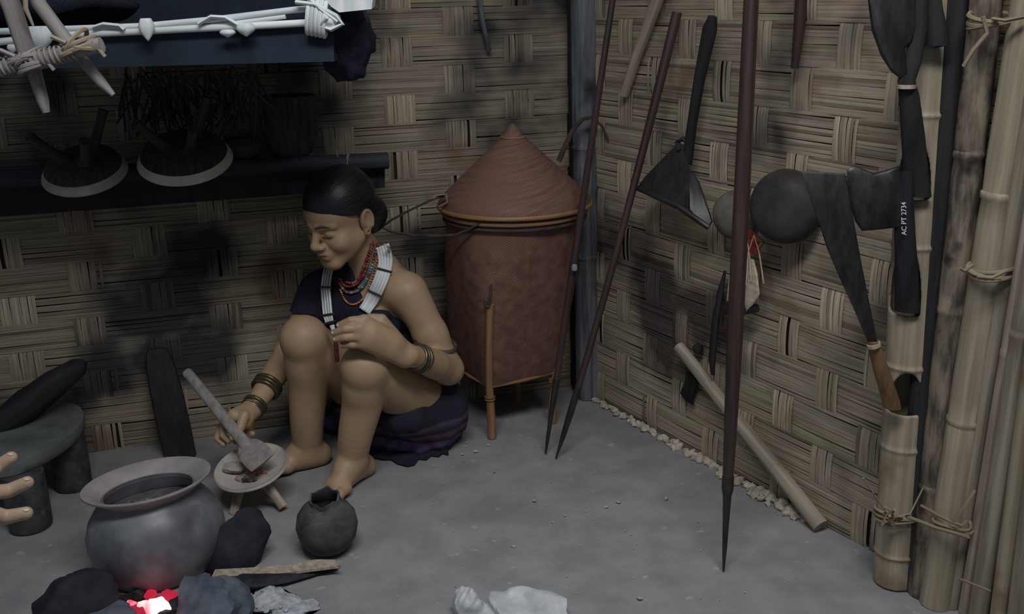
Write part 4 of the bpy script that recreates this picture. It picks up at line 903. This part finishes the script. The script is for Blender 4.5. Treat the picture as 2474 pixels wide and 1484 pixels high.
hb = MB()
for (i0, i1) in ((0, 1), (1, 2), (2, 3), (3, 0)):
    an = (math.pi * 1.25, math.pi * 1.75, math.pi * .25, math.pi * .75); hb.tube([bpt(0, an[i0]), bpt(0, (an[i0] + an[i1]) / 2 + (math.pi if i0 == 1 else 0)), bpt(0, an[i1])], .006, 8)
build(hb, 'base_frame', M['cane'], bk)
hb = MB(); p = bpt(.53, math.pi * 1.25, .010)
hb.tube([p + A(0, 0, -.01), p, p + A(-.012, -.004, .006), p + A(-.012, -.004, -.004), p + A(0, 0, -.012)], .0035, 8); hb.tube([p, bpt(.58, math.pi * 1.25, .006), bpt(.63, math.pi * 1.25, .004)], .003, 8)
build(hb, 'strap_loop', M['cord'], bk)
hb = MB()
pts = [(1072, 474, 2.60), (1045, 482, 2.575), (990, 508, 2.56), (945, 532, 2.56), (922, 550, 2.56), (945, 560, 2.56), (990, 568, 2.555), (1060, 570, 2.55), (1100, 568, 2.535), (1130, 556, 2.515), (1155, 542, 2.505), (1175, 518, 2.497)]
hb.tube([P(*q) for q in pts], [.0032] * 6 + [.0035] * 6, 8); build(hb, 'carrying_cord', M['cord'], bk)
hb = MB(); hb.tube([P(1040, 484, 2.58), P(1055, 472, 2.585), P(1078, 470, 2.59), P(1080, 490, 2.58), P(1060, 500, 2.575)], .006, 8, flat=.5); build(hb, 'cord_binding', M['tie'], bk)

# ================================================================== HEARTH
pot = thing('cooking_pot', 'large grey clay cooking pot with wide pale rim over the glowing hearth', 'pot', F(375, 1440))
pc = P(380, 1291, 1.950); pax = A(-.085, .075, .99); pax /= np.linalg.norm(pax)
pb = MB(); pb.lathe([(.0001, -.118), (.04, -.115), (.075, -.102), (.108, -.074), (.130, -.036), (.1395, 0), (.1385, .026), (.128, .056), (.110, .080), (.098, .092), (.095, .100), (.090, .100), (.092, .09), (.112, .062), (.125, .03), (.128, 0), (.1, -.08), (.0001, -.105)], 64, pc, pax)
build(pb, 'body', M['clay'], pot, smooth=60)
pb = MB(); pb.lathe([(.094, .092), (.100, .098), (.114, .108), (.128, .117), (.1305, .120), (.130, .123), (.126, .1235), (.110, .113), (.097, .103), (.091, .094)], 64, pc, pax, caps=False); build(pb, 'rim', M['clay_rim'], pot, smooth=60, label='pale flared rim')
pb = MB(); pb.lathe([(.0001, .060), (.05, .0605), (.110, .060), (.110, .056), (.0001, .054)], 48, pc, pax); rg = np.random.default_rng(2)
for k in range(26):
    a = rg.random() * 6.28; r = .085 * math.sqrt(rg.random()); u = np.cross(pax, A(0, 1, 0)); w = np.cross(pax, u); pb.lump(pc + pax * .0605 + u * math.cos(a) * r + w * math.sin(a) * r, (.014, .010, .005), .3, k, 2)
build(pb, 'gruel', M['broth'], pot, smooth=60)
G = 'hearth stones round the fire'
single(MB().lump(F(178, 1455, .03), (.082, .072, .068), .22, 21, 3, .0), 'hearth_stone', M['rock_dark'], 'black sooty hearth stone left of the cooking pot', 'stone', G, smooth=35)
rkb = MB().lump(F(572, 1340, .02) + A(.004, .01, 0), (.074, .055, .112), .2, 33, 3, .0)
single(rkb, 'hearth_stone', M['rock_dark'], 'dark pointed hearth stone behind the cooking pot at its right', 'stone', G, smooth=35)
single(MB().lump(F(515, 1478, .02), (.072, .075, .060), .25, 43, 3, .0), 'hearth_stone', M['rock_grey'], 'blue-grey hearth stone right of the glowing embers', 'stone', G, smooth=35)
single(MB().lump(F(265, 1492, .01), (.06, .05, .028), .25, 51, 3, .0), 'hearth_stone', M['rock_grey'], 'low grey hearth stone left of the glowing embers', 'stone', G, smooth=35)
def ember(px, py, r, core, lab, seed, z=None):
    b = MB().lump(F(px, py, r * .7), (r * 1.1, r, r * .9), .35, seed, 3, 0.0); c = np.array(b.v).mean(0); rg = np.random.default_rng(seed); cols = []
    V = np.array(b.v); ph = rg.random(3) * 6
    for p in V:
        q = (p - c) / r; g = .5 + .5 * math.sin(q[0] * 2.1 + ph[0]) * math.cos(q[2] * 1.7 + ph[1] * .2); g = min(1, max(0, core * (.55 + .75 * g)))
        cols.append((.22 + 1.5 * g, .004 + 1.25 * g ** 3.2, .03 + 1.15 * g ** 2.8))
    b.c = cols; return single(b, 'ember', M['ember'], lab, 'ember', 'glowing embers under the pot', smooth=True)
ember(382, 1466, .022, 1.0, 'largest white-hot ember under the cooking pot', 3)
ember(346, 1466, .014, .82, 'middle-sized glowing ember left of the largest one', 5)
ember(318, 1458, .008, .62, 'smallest bright ember at the left end of the fire', 8)
ember(408, 1440, .017, .16, 'dull red ember behind the largest one', 11)
ember(330, 1480, .017, .14, 'dull red ember at the front left of the fire', 12)
ember(366, 1436, .013, .2, 'dull red ember tucked deep under the pot', 14)
cb = MB()
for k, (x, y) in enumerate(((300, 1480), (420, 1470), (440, 1450), (355, 1425), (285, 1450), (400, 1490), (335, 1440))): cb.lump(F(x, y, .006), (.020, .017, .013), .3, 60 + k, 2, 0)
single(cb, 'charcoal', M['black_wood'], 'bed of black charcoal under the cooking pot', 'charcoal', kind='stuff', smooth=35)
lp = bpy.data.lights.new('ember_glow', 'POINT'); lp.energy = .035; lp.color = (1, .05, .08); lp.shadow_soft_size = .03
lo_ = bpy.data.objects.new('ember_glow', lp); COL.objects.link(lo_); lo_.location = F(375, 1470, .055).tolist()
ab = MB(); ab.lump(F(640, 1462, -.004), (.075, .065, .016), .5, 71, 4, -.001); ab.lump(F(720, 1475, -.004), (.05, .045, .010), .5, 74, 4, -.001)
rg = np.random.default_rng(12)
for k in range(40): q = .002 + .004 * rg.random(); ab.lump(F(610 + rg.normal() * 50, 1455 + rg.normal() * 18, .008), (q, q, q * .7), .3, k, 1)
single(ab, 'ash_heap', M['ash'], 'pale grey ash heap right of the blue-grey hearth stone', 'ash', kind='stuff', smooth=True)

# split firewood
fw = thing('firewood', 'split firewood stick with charred underside lying right of the hearth', 'firewood', F(660, 1400))
top_ = [F(x, y, .026) for x, y in ((520, 1376), (600, 1372), (690, 1366), (760, 1352), (808, 1352), (822, 1366))]; low_ = [F(x, y, .022) for x, y in ((512, 1392), (600, 1392), (690, 1384), (765, 1374), (812, 1368), (823, 1368))]
b = MB(); V = top_ + low_; V2 = [p - A(0, 0, .006) for p in V]; n6 = 6
b.add(V + V2, [(i, i + 6, i + 7, i + 1) for i in range(5)] + [(12 + i, 12 + i + 1, 12 + i + 7, 12 + i + 6) for i in range(5)] + [(i, i + 1, 13 + i, 12 + i) for i in range(5)] + [(6 + i, 18 + i, 19 + i, 7 + i) for i in range(5)] + [(0, 12, 18, 6), (5, 11, 23, 17)])
build(b, 'split_face', M['stick'], fw, smooth=30, label='pale split face')
b = MB(); rings = []
for (x, y, r) in ((505, 1392, .012), (540, 1398, .027), (620, 1401, .028), (700, 1390, .023), (770, 1376, .014), (818, 1368, .006)):
    c = F(x, y, r * .5) + A(0, -.004, 0); rings.append([c + A(0, math.cos(t) * r * .9, max(-r * .48, math.sin(t) * r * .40 - .002) + .002 * math.sin(3 * t + x)) for t in np.linspace(0, 6.28, 15)[:-1]])
b.loft(rings); build(b, 'charred_side', M['black_wood'], fw, smooth=40)

# small pot
sp_ = F(788, 1350); r_ = .066; jg = lambda r, h, th: (r * (1 + .02 * math.sin(3 * th)), h + (.007 * math.sin(th + .2) + .003 * math.sin(5 * th) + .0015 * math.sin(9 * th + 1) if h > .115 else 0))
pb = MB(); pb.lathe([(.0001, 0), (.026, .001), (.046, .012), (.061, .034), (.0665, .060), (.062, .086), (.050, .104), (.038, .113), (.033, .119), (.0325, .128), (.028, .128), (.029, .116), (.046, .1), (.058, .06), (.04, .02), (.0001, .012)], 48, sp_ + A(0, .034, 0), (0, 0, 1), wob=jg)
single(pb, 'clay_pot', M['clay_dark'], 'small round blackened clay pot with broken neck in front of the woman\'s foot', 'pot', smooth=60)

# ================================================================== TRIPOD DISHES
def tripod_dish(c, axis, r, legs, label, group, mb='greywood', mr='dish', ml='stick', leg_len=.075, legr=.0115, depth=.024, grow=1.0, band=False):
    axis = np.asarray(axis, float) / np.linalg.norm(axis); a = A(1, 0, 0); u = a - axis * (a @ axis); u /= np.linalg.norm(u); w = np.cross(axis, u)
    t = thing('tripod_dish', label, 'dish', c - axis * .05, group)
    b = MB(); b.lathe([(.0001, -depth - .010), (r * .35, -depth - .009), (r * .6, -depth * .8 - .007), (r * .85, -depth * .35 - .006), (r * .97, -.006), (r, -.001), (r * .985, .001)] if not band else [(.0001, -depth - .012), (r * .35, -depth - .011), (r * .6, -depth - .004), (r * .82, -depth * .78 - .002), (r * .90, -depth * .50)], 56, c, axis, caps=False); build(b, 'bowl_underside', M[mb], t, smooth=60)
    b = MB(); b.lathe([(r * .985, .001), (r * .95, -.002), (r * .8, -depth * .40), (r * .5, -depth * .8), (r * .2, -depth), (.0001, -depth)], 56, c, axis, caps=False); b.lathe([(r * .98, .0005), (r * 1.012, -.001), (r * 1.015, -.006), (r * .97, -.007)] if not band else [(r * .985, .001), (r, -.001), (r * .97, -depth * .22), (r * .90, -depth * .505)], 56, c, axis, caps=False)
    build(b, 'bowl_inside', M[mr], t, smooth=60, label='pale inside and rim')
    for (an, sp, tw) in legs:
        d = u * math.cos(an) + w * math.sin(an); p0 = c - axis * (depth + .002) + d * r * .34; p1 = p0 - axis * leg_len * .5 + d * sp * .55; p2 = p0 - axis * leg_len + d * sp * (1.0 + tw)
        b = MB(); b.tube([p0 + axis * .006, p0 - axis * leg_len * .15 + d * sp * .12, p1, p2 * .5 + p1 * .5, p2], [legr * 1.5 * grow, legr * 1.15, legr, legr * .95, legr * 1.05], 12, wob=.05); build(b, 'leg', M[ml], t)
    return t
dc = P(605, 1126, 2.225); daxis = A(-.10, -.24, .96)
tripod_dish(dc, daxis, .086, ((math.radians(-128), .050, 0), (math.radians(-40), .056, .1), (math.radians(95), .045, 0)), 'three-legged wooden dish of food in front of the woman', 'three-legged dishes', leg_len=dc[2] - .034, depth=.018)
fb = MB(); fb.lump(P(562, 1124, 2.232) - A(0, 0, .008), (.032, .026, .013), .10, 5, 4); single(fb, 'food_mound', M['food'], 'mound of pale paste in the dish before the woman', 'food', smooth=True)
fb = MB()
for k, (x, y, l, an) in enumerate(((615, 1140, .016, .2), (632, 1136, .018, -.3), (606, 1145, .012, .5), (640, 1142, .012, .1), (622, 1147, .010, -.2))):
    c = P(x, y, 2.205); fb.tube([c - A(math.cos(an), 0, math.sin(an) * .3) * l * .5, c + A(0, 0, .002), c + A(math.cos(an), 0, math.sin(an) * .3) * l * .5], [.0018, .0032, .0015], 7)
fb.c = [(1.0, .35, .3)] * len(fb.v); single(fb, 'chilli_pieces', M['stick'], 'reddish chilli pieces in the dish under the spatula', 'food', kind='stuff')
fb = MB()
for k, (x, y) in enumerate(((590, 1157), (614, 1159), (600, 1160))): fb.lump(P(x, y, 2.185), (.007, .005, .004), .4, 80 + k, 2)
single(fb, 'food_scraps', M['clay_dark'], 'dark food scraps near the front rim of the dish', 'food', kind='stuff')

# ================================================================== SOOTY SHELF AND WHAT STANDS ON IT
sf = thing('wall_shelf', 'sooty black shelf with round front pole along the back wall behind the woman', 'shelf', B(500, 470) * A(1, 1, 0) + A(0, 0, .55))
build(pole([P(-80, 436, 2.35), P(937, 388, 2.64)], .0212, 18, (.3, .72), wob=.03), 'front_pole', M['pole_blue'], sf)
q = [P(-80, 446, 2.375), P(930, 400, 2.665), P(930, 454, 2.665), P(-80, 530, 2.375)]
b = MB(); b.loft([q, [q[0] + A(-.03, .12, 0), q[1] + A(-.04, .13, 0), q[2] + A(-.04, .13, 0), q[3] + A(-.03, .12, 0)]]); build(b, 'board', M['black_wood'], sf, smooth=30)
b = MB(); c = P(830, 393, 2.612)
for k in range(3): b.tube([c + A(.012 * k - .012 + .004 * math.sin(a), .0235 * math.cos(a), .0235 * math.sin(a) - .002) for a in np.linspace(0, 6.28, 18)], .0022, 6)
b.tube([c + A(-.01, -.02, .012), c + A(-.012, -.022, .035)], .0022, 6); b.tube([c + A(.012, -.02, .012), c + A(.016, -.022, .032)], .0022, 6)
build(b, 'lashing', M['tie'], sf)
up1 = A(.02, -.40, .92)
for (px, py, Y, r, lab, tl) in ((448, 388, 2.44, .110, 'upturned dark tripod dish with pale front rim, right one on the sooty shelf', .1), (206, 420, 2.38, .096, 'upturned dark tripod dish with dull rim, left one on the sooty shelf', .0)):
    tripod_dish(P(px, py, Y), -(up1 + A(tl * .3, 0, 0)), r, ((2.6, .05, .1), (.9, .045, .1), (-.9, .05, .1)), lab, 'three-legged dishes', 'straw', 'dish_lit' if r > .1 else 'dish', 'straw', .085, .011, .040, 2.2, True)
b = MB(); b.lathe([(.0001, 0), (.03, .002), (.052, .018), (.066, .06), (.072, .11), (.07, .16), (.066, .16), (.06, .06), (.0001, .02)], 36, P(706, 386, 2.61), (0, 0, 1))
single(b, 'storage_basket', M['straw'], 'dark round-bottomed basket on the right end of the sooty shelf', 'basket')
b = MB(); b.lathe([(.0001, 0), (.03, .002), (.045, .02), (.05, .04), (.04, .055), (.0001, .06)], 28, P(590, 386, 2.57), (0, 0, 1))
single(b, 'clay_bowl', M['straw'], 'small dark upturned bowl between the tripod dish and the round basket', 'bowl')
b = MB(); rg = np.random.default_rng(21)
for k in range(90):
    t = rg.random(); x0 = 300 + 330 * t; p = P(x0, 175 + rg.normal() * 8, 2.50); q = P(x0 + rg.normal() * 60 + 20, 300 + rg.normal() * 22, 2.54 + .02 * rg.normal())
    b.tube([p, (p + q) / 2 + A(*(rg.normal(size=3) * .008)), q], .0028, 5)
single(b, 'straw_bundle', M['straw'], 'dark smoked straw bundle hanging under the loft tray above the dishes', 'straw', kind='stuff')

# ================================================================== LOFT TRAY OVER THE FIRE
YT = 1.96
lt = thing('loft_tray', 'hanging loft tray with navy sides and white cane edge at top left', 'tray', P(500, 120, 2.2))
zb = P(500, 140, YT)[2]
def board(p, q, thick, m, name):
    b = MB(); r1 = [np.asarray(x, float) for x in p]; b.loft([r1, [x + np.asarray(thick, float) for x in r1]]); return build(b, name, m, lt, smooth=30)
fl, fr_ = P(-260, 100, YT), P(800, 40, YT)
board([fl, fr_, A(fr_[0], YT, zb), A(fl[0], YT, zb)], None, (0, .016, 0), M['navy'], 'front_side')
board([A(fl[0], 2.46, zb), A(fr_[0] - .01, 2.52, zb), A(fr_[0] - .01, 2.52, 1.42), A(fl[0], 2.46, 1.42)], None, (0, .016, 0), M['navy'], 'back_side')
board([A(fl[0], YT, zb - .012), A(fr_[0], YT, zb - .012), A(fr_[0] - .01, 2.53, zb - .012), A(fl[0], 2.48, zb - .012)], None, (0, 0, .012), M['navy'], 'bottom')
for cps, r in (([(-120, 80), (100, 72), (345, 63), (520, 47), (710, 24), (760, 20)], .0058), ([(-120, 104), (0, 101), (169, 84), (422, 71), (600, 63), (726, 56), (815, 52)], .0068), ([(300, 78), (500, 64), (690, 40)], .004)):
    build(MB().tube([P(x, y, YT - .012) for x, y in cps], r, 10, wob=.08), 'edge_cane', M['white'], lt)
for k, cps in enumerate(([(225, 66), (250, 58), (290, 62), (300, 72)], [(480, 58), (510, 40), (545, 42), (580, 62)])):
    build(MB().tube([P(x, y, YT - .022) for x, y in cps], .007, 8, flat=.5), 'wrapping', M['white'], lt)
b = MB()
for k in range(5):
    c = P(735 + 10 * k, 34 + 2 * k, YT - .012); b.tube([c + A(.006 * math.sin(a) + .01, .024 * math.cos(a), .034 * math.sin(a)) for a in np.linspace(0, 6.28, 20)], .0042, 7)
b.tube([P(715, 5, YT - .03), P(760, 10, YT - .035), P(812, 38, YT - .03), P(828, 58, YT - .03), P(800, 72, YT - .03), P(772, 60, YT - .03), P(790, 40, YT - .04)], .0065, 8, flat=.6)
b.tube([P(728, -20, YT - .03), P(775, 22, YT - .035), P(815, 52, YT - .03)], .006, 8, flat=.6); b.lump(P(795, 50, YT - .02), (.022, .014, .018), .3, 6, 3)
build(b, 'lashing', M['white'], lt)
b = MB(); b.loft([[P(752, -40, 1.93), P(905, -46, 1.93), P(898, 22, 1.93), P(820, 30, 1.93), P(800, 16, 1.93)], [p + A(0, .05, .004) for p in [P(752, -40, 1.93), P(905, -46, 1.93), P(898, 22, 1.93), P(820, 30, 1.93), P(800, 16, 1.93)]]]); build(b, 'end_board', M['white'], lt, smooth=30)
b = MB(); b.lump(P(110, 20, 2.15), (.16, .10, .075), .2, 8, 3); b.v = [A(p[0], p[1], max(p[2], zb + .002)) for p in b.v]
single(b, 'black_sack', M['cloth'], 'black sack lying in the loft tray at the top left', 'sack', smooth=True)
b = MB(); b.lump(P(848, 112, 2.06), (.062, .055, .072), .25, 19, 3); b.tube([P(850, 60, 2.06), P(846, 0, 2.03), P(844, -40, 2.02)], [.03, .016, .012], 8)
single(b, 'black_pouch', M['cloth'], 'black pouch hanging below the right end of the loft tray', 'pouch', smooth=True)
SG = 'white shells hung on the loft tray'
def shell(px, py, w, h, lab, seed, tip=True):
    c = P(px, py, YT - .028); b = MB(); n = 20; rings = []
    for t in np.linspace(0, 1, 9):
        r = w * math.sin(math.pi * min(1, .18 + .62 * (1 - t))) * (1 if tip else 1) * (1 - t ** 3 * .9); z = h * (.5 - t)
        rings.append([c + A(math.cos(a) * r * (1 + .07 * math.cos(9 * a)), math.sin(a) * r * .55 - .0, z) for a in np.linspace(0, 6.28, n + 1)[:-1]])
    b.loft(rings); return single(b, 'seashell', M['white'], lab, 'shell', SG, smooth=True)
shell(355, 72, .015, .040, 'pointed white shell hanging mid-tray from the cane edge', 1)
shell(594, 72, .018, .024, 'round white shell, right one of the two close together', 2)
shell(550, 81, .015, .014, 'flat white shell, left one of the two close together', 3)
shell(30, 118, .010, .016, 'tiny white shell left of the bamboo rack', 4)
shell(95, 95, .026, .046, 'large white shell behind the bamboo rack', 5)

# bamboo drying rack close by, top left
YR = 1.62
rk = thing('drying_rack', 'lashed bamboo rack of a wrapped crossbar and two slanting sticks, top left', 'rack', P(120, 140, YR))
cbp = [P(-160, 196, YR), P(0, 166, YR), P(120, 138, YR), P(246, 108, YR)]
cbr = build(MB().tube(cbp, .0115, 14, wob=.03), 'crossbar', M['greywood'], rk)
b = MB(); L0, L1 = P(-80, 180, YR), P(185, 122, YR); n = 190; dx = (L1 - L0) / np.linalg.norm(L1 - L0); e2 = A(0, 1, 0); e3 = np.cross(dx, e2)
b.tube([L0 + (L1 - L0) * t + .0128 * (math.cos(t * 2 * math.pi * 22) * e2 + math.sin(t * 2 * math.pi * 22) * e3) for t in np.linspace(0, 1, 420)], .0022, 5); build(b, 'cord_wrap', M['greywood'], cbr)
for cps, rr in (([(-12, -80), (30, 20), (62, 120), (86, 185), (104, 245), (112, 272)], [.0175, .0175, .0165, .013, .011, .007]), ([(62, -70), (95, 10), (150, 85), (205, 152), (245, 200), (274, 230)], [.013, .0135, .0135, .011, .010, .005])):
    pts = [P(x, y, YR + .030) for x, y in cps]; pts[0] = pts[0] + (pts[0] - pts[1]) * 3.5; sk = build(MB().tube(pts, rr, 14, wob=.04, flat=.8), 'stick', M['greywood'], rk)
b = MB(); b.tube([P(58, -60, YR + .005), P(62, 20, YR + .006), P(80, 62, YR + .012)], [.004, .004, .002], 8); build(b, 'splint', M['stick'], rk)
for (cx, cy) in ((70, 150), (192, 118)):
    b = MB(); c = P(cx, cy, YR + .012); rg = np.random.default_rng(cx)
    for k in range(6):
        an = .5 + .4 * rg.normal(); o = A(.006 * rg.normal(), 0, .006 * rg.normal()); e1 = A(math.cos(an), 0, math.sin(an)); b.tube([c + o + .025 * math.cos(a) * e1 + A(0, .028 * math.sin(a), 0) for a in np.linspace(0, 6.28, 18)], .0036, 6)
    b.tube([c, c + A(.03, -.02, .01), c + A(.045, -.02, -.012)], .003, 6); b.tube([c + A(-.01, -.022, .01), c + A(-.03, -.024, .02)], .0035, 6); build(b, 'lashing', M['tie'] if cx > 100 else M['greywood'], rk)

# ================================================================== LOWER LEFT: STOOL, LOG, PLANK, A HAND
st = thing('stone_stool', 'low grey round stool on thick stump legs at the left edge', 'stool', F(60, 1200))
zt = .168; ol = [(-170, 1085), (-110, 1128), (0, 1130), (66, 1110), (128, 1080), (182, 1042), (208, 1008), (196, 976), (150, 967), (90, 971), (0, 997), (-90, 1012), (-150, 1040)]
pts = [F(x, y, zt) for x, y in ol]
def smooth_ring(p, it=2):
    for _ in range(it): p = [q for i in range(len(p)) for q in (p[i] * .75 + p[(i + 1) % len(p)] * .25, p[i] * .25 + p[(i + 1) % len(p)] * .75)]
    return p
pts = smooth_ring(pts); ce = sum(pts) / len(pts)
b = MB(); b.loft([[ce + (p - ce) * k + A(0, 0, dz) for p in pts] for k, dz in ((.93, -.036), (.985, -.030), (1.0, -.012), (.985, -.002), (.94, 0.0))]); build(b, 'seat', M['stone'], st, smooth=50)
for (x, y, r) in ((166, 1192, .043), (58, 1292, .047), (-90, 1180, .045)):
    c = F(x, y); c = c + A(0, r * .8, 0); b = MB(); b.lathe([(r * .9, 0), (r, .006), (r * 1.02, .07), (r * .98, .136)], 28, c, (0, 0, 1)); build(b, 'leg', M['clay_dark'], st)
b = MB(); lg = [P(205, 872, 2.44), P(190, 886, 2.43), P(130, 930, 2.40), P(70, 975, 2.37), P(0, 1030, 2.33), P(-120, 1120, 2.28)]
b.tube(lg, [.008, .024, .036, .040, .036, .033], 14, wob=.16); single(b, 'charred_log', M['black_wood'], 'charred black log leaning across the back of the grey stool', 'log', smooth=50)
b = MB(); wb0 = F(436, 1104); wt0 = B(378, 842, .03); ux = A(1, .3, 0) / math.hypot(1, .3)
rings = []
for t, w, s in ((0, .040, 0), (.25, .042, 0), (.6, .041, 0), (.85, .036, .0), (.95, .029, .0), (1.0, .022, .0)):
    c = wb0 * (1 - t) + wt0 * t; vn = A(.3, -1, .2) * .012
    rings.append([c - ux * w - vn * .3, c - ux * w * .3 - vn, c + ux * w - vn * .5, c + ux * w * .95 + vn, c - ux * w * .9 + vn])
b.loft(rings); rings2 = None
single(b, 'wooden_plank', M['black_wood'], 'dark wooden plank leaning upright on the back wall behind the cooking pot', 'plank', smooth=30)

def PR(px, py, dist): return CAM + ray(px, py) * dist
hs = SDF((-1.20, 1.15, .25), (-.60, 1.75, .80), .0028)
wr = PR(-190, 1260, 1.52); kn = [PR(-55, 1160, 1.56), PR(-48, 1195, 1.54), PR(-50, 1232, 1.52), PR(-58, 1262, 1.50)]
tips = [PR(27, 1106, 1.60), PR(66, 1166, 1.58), PR(64, 1240, 1.55)]; mids = [PR(-5, 1128, 1.60), PR(22, 1186, 1.58), PR(14, 1250, 1.55)]
for k in range(4): hs.cap(wr, kn[k], .019, .0125, .02)
for k in range(3): hs.chain([kn[k], mids[k], tips[k]], [.0122, .0112, .0098], .004)
hs.chain([wr, PR(-120, 1130, 1.53), PR(-70, 1090, 1.56)], [.016, .013, .010], .012)
fa = PR(-330, 1330, 1.47); hs.cap(wr, fa, .022, .030, .02)
p2 = thing('person', 'another person\'s hand with spread pale fingers reaching in at the left edge', 'person', A(fa[0], fa[1], fa[2] - .04))
hb_ = hs.build('hand', M['skin2'], p2)
for k, tpt in enumerate(tips):
    d_ = (tpt - mids[k]); d_ /= np.linalg.norm(d_); b = MB(); cN = tpt + d_ * .001 + A(0, -.0035, .0066); b.lump(cN, (.0062, .0050, .0026), .02, 1, 2); build(b, 'fingernail', M['feather'], hb_, smooth=True)
b = MB(); sv = [fa + (wr - fa) * .35, fa, fa + A(-.14, -.03, .04), fa + A(-.22, .02, .22)]; b.tube(sv, [.036, .042, .050, .058], 18, wob=.06); build(b, 'sleeve', M['cloth'], p2, smooth=True)

# ================================================================== PALE ROCK AT THE FRONT EDGE
b = MB().lump(F(1272, 1490, .010), (.108, .066, .068), .34, 14, 4, 0)
single(b, 'quartz_rock', M['rock_white'], 'larger pale crumpled rock on the floor at the bottom edge', 'rock', 'pale rocks at the bottom edge', smooth=30)
b = MB().lump(F(1132, 1490, .008), (.042, .040, .056), .34, 27, 4, 0)
single(b, 'quartz_rock', M['rock_white'], 'smaller pale rock left of the larger one at the bottom edge', 'rock', 'pale rocks at the bottom edge', smooth=30)
